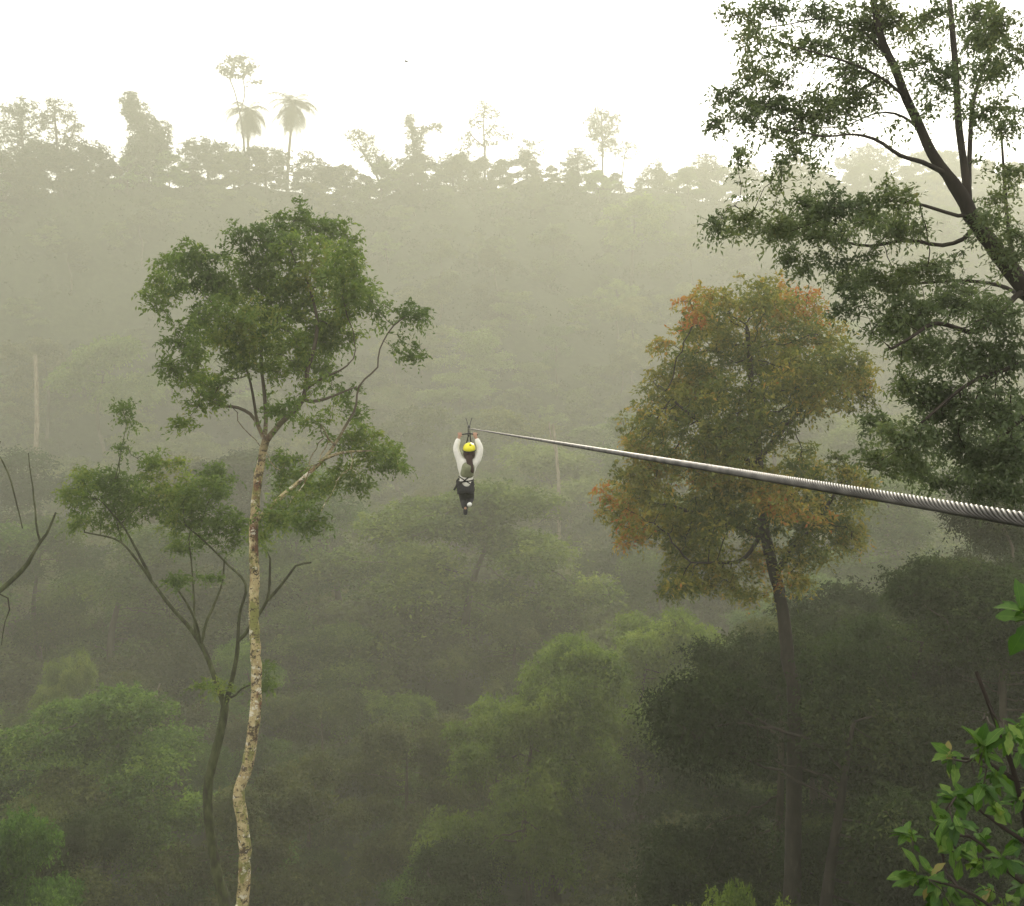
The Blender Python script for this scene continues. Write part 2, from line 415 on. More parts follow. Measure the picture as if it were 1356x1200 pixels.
# ---- the tall pale-barked tree on the left
def tall_left_tree():
    d = 32.0; t = Tree(3, 0.26); m = d / F
    tr = rooted(px([(317, 1290), (321, 1200), (324, 1130), (320, 1080), (316, 1050), (329, 1010), (336, 960), (340, 905), (338, 860), (336, 820), (337, 760), (336, 700), (340, 650), (346, 610), (351, 585)], d))
    t.limb(tr, [0.32, 0.26, 0.20, 9.2 * m, 8.6 * m, 8.2 * m, 7.6 * m, 6.6 * m, 5.2 * m], 0, grow=False, wob=0.008)
    t.limb(px([(351, 585), (372, 560, -.3), (398, 535, -.6), (405, 513, -.8), (407, 490, -.8), (415, 465, -.6), (420, 425, -.4), (410, 380, -.2)], d), 4.0 * m, 1.5 * m, 0.35)
    t.limb(px([(400, 533, -.6), (425, 530, -.2), (450, 521, .1), (472, 512, .5)], d), 2.4 * m, 1.0 * m, True)
    t.limb(px([(406, 512, -.8), (430, 500, -1.2), (455, 488, -1.5), (468, 475, -1.6)], d), 1.8 * m, 0.8 * m, True)
    t.limb(px([(351, 585), (341, 562, .3), (331, 548, .5), (312, 539, .8), (290, 537, 1.1), (262, 520, 1.4)], d), 3.0 * m, 1.2 * m, 0.45)
    t.limb(px([(348, 600), (352, 560, .5), (350, 520, .8), (346, 480, 1.), (350, 430, 1.2), (360, 370, 1.2)], d), 3.2 * m, 1.2 * m, 0.3)
    t.limb(px([(341, 562, .3), (330, 500, -.4), (310, 450, -.9), (285, 410, -1.2)], d), 2.2 * m, 0.9 * m, 0.3)
    t.limb(px([(340, 690), (368, 662, -.3), (400, 635, -.6), (428, 609, -.8), (446, 584, -.9), (460, 560, -.9), (471, 540, -.9), (474, 515, -.8), (485, 500, -.7), (500, 487, -.6), (502, 465, -.6), (518, 435, -.5), (540, 417, -.4)], d), [3.4 * m, 2.8 * m, 1.6 * m, 1.0 * m, 0.8 * m], 0, 0.45)
    t.limb(px([(429, 608, -.8), (455, 599, -1.1), (490, 597, -1.4)], d), 2.0 * m, 0.9 * m, 0.4)
    t.limb(px([(440, 592, -.85), (432, 575, -.6), (425, 562, -.4)], d), 1.4 * m, 0.7 * m, True)
    cl = [(400, 297, 50, 30), (340, 322, 52, 30), (450, 320, 32, 36), (265, 352, 48, 34), (212, 388, 38, 30), (230, 350, 26, 16), (330, 375, 70, 38), (400, 350, 75, 42), (460, 365, 42, 42), (475, 405, 34, 30),
          (390, 415, 80, 42), (310, 425, 58, 36), (252, 445, 36, 30), (238, 488, 34, 30), (270, 520, 38, 22), (335, 470, 46, 36), (405, 470, 58, 32), (448, 445, 36, 26), (246, 565, 18, 16), (372, 545, 28, 12),
          (425, 560, 26, 12), (548, 418, 30, 17, -.4), (552, 470, 8, 14, -.4), (488, 592, 48, 24), (455, 640, 46, 22), (470, 552, 20, 14), (508, 612, 30, 18), (395, 640, 38, 26), (378, 680, 34, 24), (416, 690, 24, 26), (372, 612, 26, 18), (355, 700, 24, 20)]
    A = pxclumps(t.rng, cl, d, 48, 3.0, 360, 170, 1)
    t.colonize(A, 0.30); t.finish(0.007)
    base = tr[0].copy()
    global FORK_Z
    FORK_Z = float(P(351, 585, d)[2] - base[2]); M['patchy_bark'] = patchy_bark()
    wd = t.wood('trunk', M['patchy_bark'], origin=base, lump=0.05)
    cr = leaves('crown', t, M['leaf_hero'], 30, 0.38, 0.15, 0.066, base, 3, 0.42, 0.30, 1.6)
    standing('broadleaf_tree', t, base, wd, cr, 'tall slender tree with blotchy pale bark and domed green crown left of the rider', 'tree')
    print('tall', len(t.P), len(cr.polygons))
tall_left_tree()

# ---- the mossy forking tree behind it
def forked_tree():
    d = 35.0; t = Tree(5, 0.26); m = d / F
    tr = rooted(px([(306, 1300), (298, 1200), (286, 1150), (277, 1090), (275, 1045), (284, 1000), (293, 965), (298, 935)], d))
    t.limb(tr, [0.33, 0.27, 8.5 * m, 8 * m, 9 * m, 6.5 * m, 5.6 * m], 0, grow=False)
    t.limb(px([(298, 935), (287, 905), (271, 862, .2), (250, 830, .4), (230, 808, .5), (201, 770, .7), (172, 730, .8), (152, 714, .9), (112, 705, 1.)], d), [4.0 * m, 3.2 * m, 2.4 * m, 1.6 * m, 1.0 * m], 0, 0.55)
    t.limb(px([(203, 772, .7), (188, 742, .4), (165, 700, .1), (138, 668, -.3)], d), 2.2 * m, 0.8 * m, True)
    t.limb(px([(266, 852, .2), (258, 820, -.1), (243, 792, -.4), (226, 770, -.6)], d), 2.2 * m, 1.0 * m, True)
    t.limb(px([(267, 855, .2), (272, 828, .6), (286, 795, .9), (295, 770, 1.), (297, 740, 1.1)], d), 2.4 * m, 1.0 * m, True)
    t.limb(px([(258, 840, .3), (257, 800, .6), (254, 750, .8), (250, 715, .8)], d), 1.8 * m, 0.8 * m, True)
    t.limb(px([(298, 935), (306, 905, -.3), (314, 865, -.6), (317, 815, -.8), (326, 775, -.9), (302, 748, -1.1), (272, 718, -1.3), (245, 695, -1.5)], d), [3.5 * m, 2.4 * m, 1.6 * m, 1.0 * m], 0, 0.6)
    t.limb(px([(317, 850, -.7), (342, 815, -.9), (355, 790, -.9), (358, 740, -1.)], d), 2.6 * m, 1.4 * m, 0.5)
    t.limb(px([(350, 800, -.9), (368, 780, -1.), (386, 757, -1.1), (394, 748, -1.1), (412, 745, -1.2)], d), 2.2 * m, 1.2 * m, False)
    t.limb(px([(305, 930), (320, 912, .2), (340, 905, .4)], d), 1.6 * m, 0.8 * m, True)
    t.limb(px([(160, 715, .9), (150, 660, .9), (158, 610, .9), (168, 560, 1.)], d), 1.0 * m, 0.5 * m, 0.6)
    cl = [(98, 650, 26, 30), (132, 640, 42, 24), (170, 652, 48, 26), (212, 622, 34, 24), (218, 660, 56, 26), (262, 655, 46, 28), (286, 638, 32, 28), (300, 700, 38, 26), (255, 718, 34, 16), (96, 692, 24, 12),
          (235, 770, 30, 8), (275, 765, 18, 7), (288, 908, 28, 6), (348, 910, 24, 9), (352, 888, 10, 8), (163, 540, 16, 15, 1.), (172, 560, 9, 9, 1.), (165, 595, 9, 12, 1.), (150, 690, 30, 10), (250, 690, 40, 18)]
    A = pxclumps(t.rng, cl, d, 48, 1.8, 200, 140, 1)
    t.colonize(A, 0.28); t.finish(0.007)
    base = tr[0].copy()
    wd = t.wood('trunk', M['bark_moss'], origin=base, lump=0.06)
    cr = leaves('crown', t, M['leaf_hero'], 30, 0.36, 0.145, 0.062, base, 3, 0.40, 0.28, 1.4)
    standing('broadleaf_tree', t, base, wd, cr, 'low spreading tree with forked mossy trunk just left of the tall pale-barked tree', 'tree')
forked_tree()

# ---- the big leaning tree on the right
def right_tree():
    d = 15.0; t = Tree(8, 0.16); m = d / F
    tr = rooted(px([(1540, 1250), (1500, 900), (1455, 620), (1405, 450), (1352, 375), (1312, 322), (1287, 285), (1264, 243)], d))
    t.limb(tr, [0.42, 0.36, 0.30, 0.25, 0.22, 18 * m, 15 * m, 9 * m], 0, grow=0.62, wob=0.005)
    t.limb(px([(1264, 243), (1236, 207), (1217, 165), (1200, 130), (1185, 90), (1170, 60), (1160, 20), (1148, -50)], d), [7.2 * m, 5.76 * m, 5.04 * m, 2.88 * m], 0, 0.1)
    t.limb(px([(1284, 275), (1276, 215, .3), (1269, 160, .5), (1266, 100, .6), (1262, 50, .7), (1257, 0, .8), (1248, -70, .9)], d), [5.76 * m, 5.04 * m, 4.32 * m, 2.88 * m], 0, 0.2)
    t.limb(px([(1283, 255, .1), (1284, 200, .8), (1290, 130, 1.2), (1310, 70, 1.5), (1330, 10, 1.7)], d), [3.6 * m, 2.88 * m, 2.16 * m], 0, 0.2)
    t.limb(px([(1248, 228), (1222, 215, -.3), (1192, 206, -.6), (1162, 186, -.8), (1130, 178, -1.), (1088, 181, -1.2), (1050, 170, -1.4)], d), [3.24 * m, 2.52 * m, 1.44 * m, 0.86 * m], 0, 0.35)
    t.limb(px([(1218, 170), (1190, 152, .3), (1160, 150, .6), (1120, 166, .9), (1080, 170, 1.1)], d), 1.87 * m, 0.86 * m, 0.3)
    t.limb(px([(1200, 130), (1170, 105, -.4), (1130, 85, -.7), (1080, 70, -1.), (1030, 55, -1.2)], d), 2.02 * m, 0.86 * m, 0.3)
    t.limb(px([(1180, 80), (1140, 40, .5), (1090, 25, .9), (1040, 33, 1.2), (990, 40, 1.3)], d), 1.87 * m, 0.72 * m, 0.3)
    t.limb(px([(1276, 288), (1255, 282, -.3), (1215, 270, -.6), (1180, 266, -.9), (1150, 270, -1.1)], d), 2.59 * m, 1.15 * m, 0.4)
    t.limb(px([(1290, 310), (1250, 325, .4), (1200, 318, .7), (1150, 326, .9), (1100, 316, 1.1), (1050, 308, 1.2), (1000, 300, 1.3)], d), [3.24 * m, 2.59 * m, 1.73 * m, 0.86 * m], 0, 0.35)
    t.limb(px([(1352, 385), (1320, 418, -.5), (1290, 440, -.8), (1240, 428, -1.), (1205, 448, -1.2), (1180, 462, -1.3)], d), [4.32 * m, 3.24 * m, 1.8 * m], 0, 0.3)
    t.limb(px([(1362, 400), (1330, 380, .8), (1280, 372, 1.2), (1220, 375, 1.4), (1160, 380, 1.5)], d), [3.6 * m, 2.59 * m, 1.44 * m], 0, 0.3)
    t.limb(px([(1430, 540), (1370, 545, .4), (1330, 575, .8), (1300, 603, .9), (1272, 626, 1.), (1230, 650, 1.1)], d), [4.32 * m, 3.02 * m, 1.58 * m], 0, 0.3)
    t.limb(px([(1425, 520), (1380, 480, -.8), (1330, 490, -1.2), (1280, 510, -1.4), (1220, 560, -1.5)], d), [4.32 * m, 3.02 * m, 1.58 * m], 0, 0.3)
    t.limb(px([(1345, 366), (1335, 300, 1.), (1330, 240, 1.4), (1325, 160, 1.7)], d), [3.6 * m, 2.88 * m, 1.44 * m], 0, 0.3)
    cl = [(978, 18, 18, 14), (988, 42, 14, 12), (1028, 15, 30, 14), (1085, 22, 34, 20), (1140, 25, 40, 24), (1175, 18, 26, 28), (1035, 60, 22, 10), (1080, 62, 34, 14), (1135, 58, 36, 18), (992, 95, 24, 12), (1030, 105, 26, 14),
          (968, 128, 22, 12), (985, 150, 24, 14), (1025, 145, 34, 18), (1075, 140, 36, 20), (1120, 95, 30, 18), (1150, 118, 28, 14), (1115, 130, 30, 18), (950, 168, 16, 10), (985, 206, 12, 16), (1005, 178, 20, 10), (1050, 172, 32, 10), (1042, 205, 14, 7),
          (950, 306, 22, 16), (985, 296, 28, 14), (1022, 300, 34, 16), (1060, 280, 34, 20), (1110, 272, 36, 20), (1098, 312, 36, 14), (1170, 262, 38, 18), (1160, 292, 40, 16), (1200, 305, 36, 16), (1040, 343, 26, 9), (1066, 358, 16, 8), (1120, 345, 34, 12),
          (1125, 372, 30, 18), (1175, 372, 40, 22), (1230, 360, 36, 18), (1120, 400, 24, 16), (1200, 420, 44, 24), (1260, 400, 36, 22), (1320, 420, 36, 26), (1225, 465, 40, 28), (1285, 475, 40, 30), (1335, 480, 30, 34), (1180, 440, 20, 14), (1205, 510, 34, 22), (1255, 530, 40, 26), (1310, 540, 40, 30),
          (1165, 560, 26, 18), (1200, 585, 42, 26), (1255, 585, 34, 22), (1310, 600, 40, 28), (1345, 560, 24, 36), (1160, 600, 20, 18), (1210, 620, 32, 14), (1330, 640, 30, 24), (1345, 320, 18, 26), (1310, 290, 18, 14),
          (1225, 75, 22, 12), (1245, 105, 24, 14), (1292, 52, 26, 22), (1320, 35, 30, 24), (1338, 78, 22, 22), (1310, 95, 24, 16), (1305, 145, 24, 14), (1338, 165, 20, 20), (1338, 235, 20, 16), (1318, 262, 18, 12), (1300, 15, 30, 16), (1240, 15, 20, 12), (1210, 35, 16, 14), (1290, 645, 34, 20), (1345, 610, 24, 30), (1250, 640, 30, 16), (1190, 615, 26, 18), (1350, 660, 20, 20)]
    A = pxclumps(t.rng, cl, d, 260, 1.5, 1200, 280, 1)
    t.colonize(A, 0.12); t.finish(0.0035)
    base = tr[0].copy()
    wd = t.wood('trunk', M['bark_dark'], origin=base, lump=0.04, cuts=(0.07, 0.025, 0.009))
    cr = leaves('crown', t, M['leaf_dark'], 28, 0.22, 0.078, 0.033, base, 3, 0.42, 0.26, 0.9)
    standing('broadleaf_tree', t, base, wd, cr, 'big dark tree leaning in from the right edge, leafy branches against the sky', 'tree')
    print('right', len(t.P), len(cr.polygons))
right_tree()

# ---- the tree turning orange, behind the cable
def autumn_tree():
    d = 42.0; t = Tree(12, 0.34); m = d / F
    tr = rooted(px([(1052, 1000), (1044, 880), (1035, 800), (1021, 740), (1010, 690), (1004, 600), (996, 520), (990, 440)], d))
    t.limb(tr, [0.5, 0.45, 13 * m, 11 * m, 9 * m, 7 * m, 3 * m], 0, grow=0.45)
    t.limb(px([(1028, 760), (1050, 727, -.5), (1075, 702, -.9), (1108, 650, -1.3)], d), 5 * m, 1.8 * m, 0.3)
    t.limb(px([(1015, 715), (985, 700, .6), (948, 690, 1.), (895, 672, 1.5), (850, 665, 1.8)], d), 4.6 * m, 1.6 * m, 0.3)
    t.limb(px([(1004, 610), (1040, 565, .8), (1085, 520, 1.4), (1125, 485, 1.8)], d), 4 * m, 1.4 * m, 0.3)
    t.limb(px([(1004, 625), (960, 585, -.8), (915, 550, -1.5), (880, 520, -2.)], d), 4 * m, 1.4 * m, 0.3)
    t.limb(px([(1012, 700), (985, 740, -.6), (950, 745, -1.2), (915, 745, -1.6)], d), 3 * m, 1.2 * m, 0.4)
    cl = [(1000, 388, 46, 20), (958, 412, 46, 28), (1040, 412, 48, 28), (938, 462, 54, 34), (1008, 462, 60, 38), (1078, 450, 34, 28), (1122, 480, 28, 24), (1150, 500, 22, 20), (890, 512, 36, 28), (952, 540, 54, 34), (1020, 530, 54, 34), (1085, 525, 40, 28), (1135, 530, 26, 16),
          (868, 582, 38, 34), (930, 612, 52, 34), (848, 640, 36, 30), (818, 672, 24, 24), (884, 682, 44, 28), (950, 680, 40, 32), (925, 735, 40, 22), (962, 642, 44, 32), (1060, 615, 36, 26), (1108, 632, 38, 26), (1068, 690, 36, 26), (1115, 690, 32, 22), (1020, 650, 34, 30), (985, 735, 26, 18), (900, 770, 26, 14), (1010, 580, 40, 26)]
    cl = [(c[0], c[1], c[2] * 1.12, c[3] * 1.22) for c in cl] + [(860, 620, 44, 40), (840, 690, 34, 26), (910, 700, 50, 34), (960, 590, 50, 40), (1050, 650, 44, 34), (1000, 690, 40, 26), (1140, 650, 26, 26), (930, 520, 50, 40), (1060, 490, 50, 40), (905, 770, 40, 24), (955, 765, 36, 22), (1075, 735, 38, 24), (1118, 715, 30, 24), (1060, 770, 24, 18), (985, 790, 26, 16)]
    A = pxclumps(t.rng, cl, d, 20.0, 3.8, 980, 200, 2)
    t.colonize(A, 0.36); t.finish(0.010)
    base = tr[0].copy()
    wd = t.wood('trunk', M['bark_dark'], origin=base, lump=0.05)
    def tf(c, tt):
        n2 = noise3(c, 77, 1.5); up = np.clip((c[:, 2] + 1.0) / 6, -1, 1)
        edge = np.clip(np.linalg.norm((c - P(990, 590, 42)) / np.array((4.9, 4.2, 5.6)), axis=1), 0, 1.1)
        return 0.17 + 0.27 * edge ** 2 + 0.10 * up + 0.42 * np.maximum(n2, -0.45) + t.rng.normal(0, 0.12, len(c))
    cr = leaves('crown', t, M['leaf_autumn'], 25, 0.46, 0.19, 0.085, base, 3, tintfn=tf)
    standing('broadleaf_tree', t, base, wd, cr, 'full rounded tree turning yellow and orange behind the right half of the cable', 'tree')
    print('autumn', len(t.P), len(cr.polygons))
autumn_tree()

# ------------------------------------------------------------------ forest prototypes
def proto(seed, h, shape, per, spread, L, W, step, dens, leafmat, barkmat='bark'):
    """a tree h metres tall: returns its trunk mesh and crown mesh, rooted at the origin"""
    t = Tree(seed, step); rng = t.rng
    lean = rng.normal(0, 0.04, 2)
    top = 0.86 if shape != 'umbrella' else 0.8
    pts = [np.array((lean[0] * h * u + rng.normal(0, 0.012 * h) * (u > 0), lean[1] * h * u + rng.normal(0, 0.012 * h) * (u > 0), h * u * top)) for u in (0, .25, .5, .75, 1)]
    r = 0.014 * h
    t.limb(pts, [r * 1.25, r, r * 0.8, r * 0.55, r * 0.2], 0, grow=0.15 if shape == 'bushy' else 0.42)
    cl = []
    cxy = pts[-1][:2] * 0.8
    if shape == 'round':
        for k in range(12):                              # layered boughs, each carrying a few clumps
            a = rng.rand() * 6.28; e = rng.uniform(0.42, 0.95)
            Lb = 0.30 * h * math.sqrt(max(0.10, 1 - ((e - 0.66) / 0.36) ** 2)) * rng.uniform(0.6, 1.15)
            for q in (0.4, 0.72, 1.0):
                a2 = a + rng.normal(0, 0.22); rr = Lb * q
                cl.append((np.array((cxy[0] + math.cos(a2) * rr, cxy[1] + math.sin(a2) * rr, h * (e + 0.05 * q - 0.03 * q * q) + rng.normal(0, 0.012 * h))), h * rng.uniform(0.040, 0.075)))
        for k in range(3): cl.append((np.array((cxy[0] + rng.normal(0, 0.05 * h), cxy[1] + rng.normal(0, 0.05 * h), h * rng.uniform(0.9, 0.97))), h * rng.uniform(0.05, 0.07)))
    elif shape == 'oval':
        for k in range(26):
            a = rng.rand() * 6.28; e = rng.uniform(-1, 1)
            rr = 0.17 * h * math.sqrt(1 - (e * 0.93) ** 2) * rng.uniform(0.5, 1.1)
            cl.append((np.array((cxy[0] + math.cos(a) * rr, cxy[1] + math.sin(a) * rr, h * (0.60 + 0.35 * e))), h * rng.uniform(0.045, 0.085)))
    elif shape == 'umbrella':
        for k in range(16):
            a = rng.rand() * 6.28; q = rng.rand() ** 0.5
            cl.append((np.array((cxy[0] + math.cos(a) * q * 0.27 * h, cxy[1] + math.sin(a) * q * 0.27 * h, h * (0.92 - 0.24 * q * q + rng.normal(0, 0.035)))), h * rng.uniform(0.05, 0.095)))
    elif shape == 'bushy':
        for k in range(26):
            a = rng.rand() * 6.28; e = rng.uniform(0.12, 1.0)
            rr = 0.36 * h * math.sqrt(max(0.05, 1 - e ** 2.2)) * rng.uniform(0.4, 1.1)
            cl.append((np.array((math.cos(a) * rr, math.sin(a) * rr, h * e * 0.93)), h * rng.uniform(0.08, 0.13)))
    elif shape == 'loose':
        for k in range(13):
            a = rng.rand() * 6.28; e = rng.uniform(0.4, 1.0); q = rng.uniform(0.2, 1)
            cl.append((np.array((cxy[0] + math.cos(a) * q * 0.24 * h, cxy[1] + math.sin(a) * q * 0.24 * h, h * e * 0.97)), h * rng.uniform(0.05, 0.085)))
    A = np.concatenate([ellip(rng, c, (s * 1.15, s * 1.15, s * (0.8 if shape != 'umbrella' else 0.7)), max(6, int(dens * s * s))) for c, s in cl])
    t.colonize(A, step * 1.15); t.finish(0.012 if h > 10 else 0.008)
    wd = t.wood('trunk', M[barkmat], sides=(7, 5, 3, 3), rmin=0.012)
    cr = leaves('crown', t, M[leafmat], per, spread, L, W, (0, 0, 0), 3, 0.45, 0.34, h * 0.07)
    return wd, cr, h

NEARP = [proto(101, 19, 'round', 26, 0.62, 0.22, 0.10, 0.45, 48, 'leaf_green'), proto(102, 21, 'oval', 26, 0.60, 0.21, 0.095, 0.45, 50, 'leaf_green'),
         proto(103, 17, 'round', 26, 0.58, 0.20, 0.09, 0.42, 52, 'leaf_olive'), proto(104, 18, 'umbrella', 26, 0.58, 0.20, 0.09, 0.42, 60, 'leaf_bright'),
         proto(105, 19, 'round', 24, 0.62, 0.21, 0.10, 0.45, 46, 'leaf_shade'), proto(106, 18, 'loose', 22, 0.55, 0.20, 0.09, 0.45, 55, 'leaf_brown')]
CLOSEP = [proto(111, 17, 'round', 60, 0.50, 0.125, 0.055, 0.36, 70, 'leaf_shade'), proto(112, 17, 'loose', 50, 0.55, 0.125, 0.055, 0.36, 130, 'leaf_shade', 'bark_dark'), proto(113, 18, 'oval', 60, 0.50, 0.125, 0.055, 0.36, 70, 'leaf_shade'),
          proto(114, 17, 'round', 30, 0.60, 0.20, 0.09, 0.40, 46, 'leaf_bright'), proto(115, 18, 'round', 30, 0.60, 0.20, 0.09, 0.40, 46, 'leaf_bright')]
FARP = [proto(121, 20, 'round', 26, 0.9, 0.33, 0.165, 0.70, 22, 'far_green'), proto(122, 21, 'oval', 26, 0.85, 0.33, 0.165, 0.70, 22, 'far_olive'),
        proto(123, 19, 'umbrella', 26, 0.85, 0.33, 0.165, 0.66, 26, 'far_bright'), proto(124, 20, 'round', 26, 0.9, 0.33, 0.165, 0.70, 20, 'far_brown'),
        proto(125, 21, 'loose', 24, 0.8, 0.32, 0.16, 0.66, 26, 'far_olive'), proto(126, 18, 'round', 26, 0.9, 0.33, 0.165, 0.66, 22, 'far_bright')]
BUSHP = [proto(131, 12, 'bushy', 16, 0.8, 0.45, 0.23, 0.6, 26, 'leaf_olive'), proto(132, 12, 'bushy', 16, 0.8, 0.45, 0.23, 0.6, 26, 'leaf_green'), proto(133, 12, 'bushy', 15, 0.8, 0.45, 0.23, 0.6, 24, 'leaf_brown')]
print('protos', [len(p[1].polygons) for p in NEARP + FARP + CLOSEP])

def dcrest(pxx):      # depth of the crest under a pixel column
    k = (pxx - 678) / F
    return 405 / (1 - 0.45 * k)


rf = random.Random(5)
def plant_tree(pr, x, y, top=None, sc=None, label=None, group=None, name='broadleaf_tree', rz=None, stretch=1.0, crownmat=None):
    z = float(height(x, y)) - 0.3
    if sc is None: sc = (top - z) / pr[2]
    o = empty(name, (x, y, z), rf.uniform(0, 6.28) if rz is None else rz, 1.0)
    o.scale = (sc * stretch, sc * stretch, sc)
    tag(o, label, 'tree', group)
    link('trunk', pr[0], o); link('crown', pr[1], o)
    return o

placed = []
def at_pixel(pxx, pytop, d, pr, label, stretch=1.0, group=None):
    """an individually seen tree whose crown top shows at that pixel"""
    p = P(pxx, pytop, d); placed.append((p[0], p[1], 3.2))
    return plant_tree(pr, p[0], p[1], top=p[2], label=label, stretch=stretch, group=group)

at_pixel(748, 845, 72, CLOSEP[4], 'bright green rounded tree in the lower middle, right of the valley floor', 0.85)
at_pixel(690, 905, 66, CLOSEP[3], 'yellow green tree standing lowest of the bright trees at lower centre', 0.8)
at_pixel(845, 812, 84, CLOSEP[3], 'yellow green tree left of the orange tree trunk', 0.9)
at_pixel(88, 868, 95, CLOSEP[3], 'small pale green dome shaped tree near the left edge', 0.55)
at_pixel(540, 950, 78, NEARP[2], 'olive green tree at bottom centre right of the tall pale trunk', 0.9)
at_pixel(795, 722, 150, NEARP[0], 'broad hazy green tree directly right of and below the rider', 1.1)
at_pixel(500, 705, 155, NEARP[1], 'hazy pale green tree behind the right side of the tall pale-barked tree', 1.0)
at_pixel(610, 690, 165, NEARP[5], 'greyish brown tree in the mist straight below the rider', 1.0)
at_pixel(-8, 1085, 44, NEARP[0], 'bright green treetop at the bottom left edge', 0.6)
at_pixel(920, 1160, 33, CLOSEP[3], 'small bright green treetop at the bottom edge right of centre', 0.45)
for a_ in ((1078, 785, 39, 1, 'dark tree hiding the foot of the orange tree trunk'), (1150, 735, 44, 1, 'dark shaded tree below the cable right of the orange tree'), (1005, 835, 50, 0, 'dark green tree just left of the orange tree trunk'),
           (1255, 700, 50, 1, 'dark shaded tree under the thick end of the cable'), (1325, 630, 46, 2, 'dark leafy tree at the right edge below the cable')):
    at_pixel(a_[0], a_[1], a_[2], CLOSEP[a_[3]], a_[4], 0.95)
at_pixel(120, 440, 255, FARP[2], 'pale yellow green tree in the mist left of the tall tree crown', 0.9)

# ---- the rest of the forest, each tree its own
ZONES = [
    (290, 'faint mist-greyed tree high on the far slope, one of many', 'trees fading into mist high on the far slope'),
    (170, 'hazy round-topped tree on the middle of the far slope, one of many', 'hazy trees on the middle of the slope'),
    (80, 'green leafy tree in the dim valley bottom, one of many', 'green trees in the valley bottom'),
    (0, 'dark shaded tree in the nearby forest below the viewpoint, one of many', 'dark trees close below the viewpoint')]
LIMX = [-200, 150, 300, 480, 620, 760, 900, 1050, 1200, 1400, 1700]
LIM_NEAR = [820, 900, 960, 1000, 1000, 960, 820, 770, 720, 690, 660]
count = 0; tries = 0
pts_ = [(p[0], p[1], p[2]) for p in placed]
pts_ += [(-7.6, 32, 2), (-9.3, 34.7, 2), (10.5, 42, 3)]
while count < 240 and tries < 60000:
    tries += 1
    y = 24 + (480 - 24) * rf.random() ** 0.75
    x = rf.uniform(-1, 1) * (0.50 * y + 9)
    if y > crest(x) - 12: continue
    sp = np.interp(y, [25, 60, 120, 200, 280, 400], [5.2, 6.6, 10.5, 15, 18, 21])
    if any((x - a) ** 2 + (y - b) ** 2 < (sp * 0.5 + r) ** 2 for a, b, r in pts_): continue
    z = float(height(x, y))
    hgt = rf.uniform(15, 22) if y < 110 else rf.uniform(18, 29)
    if y > crest(x) - 50: hgt = rf.uniform(13, 19)
    if 115 < y < 330 and rf.random() < 0.22: hgt *= 1.35
    qx, qy, _ = proj((x, y, z + hgt))
    lim = float(np.interp(qx, LIMX, LIM_NEAR))
    lim = np.interp(y, [30, 62, 110], [lim + 60, lim - 20, lim - 260])
    if y < 110 and qy < lim:
        while qy < lim and hgt > 7: hgt -= 0.5; qx, qy, _ = proj((x, y, z + hgt))
        if qy < lim: continue
    if y < 46 and qx < 880: continue
    if y < 60 and 240 - 5 * F / y < qx < 350 + 5 * F / y: continue
    pts_.append((x, y, sp * 0.5))
    zi = next(k for k, zz in enumerate(ZONES) if y >= zz[0])
    if y < 56: pr = CLOSEP[rf.choices(range(3), [3, 3, 1])[0]]
    elif y < 66:
        k = rf.choices(range(6), [4, 4, 3, 1, 2, 2])[0]
        if x > 9: k = rf.choices(range(6), [1, 1, 1, 0, 5, 2])[0]
        pr = NEARP[k]
    elif y < 170: pr = NEARP[rf.choices(range(6), [4, 4, 3, 1, 1, 2])[0]]
    else: pr = FARP[rf.choices(range(6), [4, 4, 1, 2, 2, 4])[0]]
    plant_tree(pr, x, y, sc=hgt / pr[2], label=ZONES[zi][1], group=ZONES[zi][2], stretch=rf.uniform(0.95, 1.3) if y < 110 else rf.uniform(1.05, 1.55))
    count += 1
print('forest', count, tries)

# ---- the bushy edge of the forest along the crest
SKYX = [-120, 0, 120, 240, 330, 420, 470, 520, 620, 720, 800, 900, 960, 1060, 1200, 1480]
SKYY = [186, 192, 198, 206, 202, 218, 232, 220, 210, 212, 226, 234, 230, 222, 210, 205]
qx = -110.0
while qx < 1470:
    dd = dcrest(qx) - rf.uniform(0, 8); p = P(qx, np.interp(qx, SKYX, SKYY) + rf.uniform(-12, 14), dd)
    pr = BUSHP[rf.randrange(3)]
    plant_tree(pr, p[0], p[1], top=p[2], stretch=rf.uniform(0.9, 1.5), label='low bushy tree in the unbroken row along the ridge crest, one of many', group='low trees along the ridge crest')
    qx += rf.uniform(22, 34)

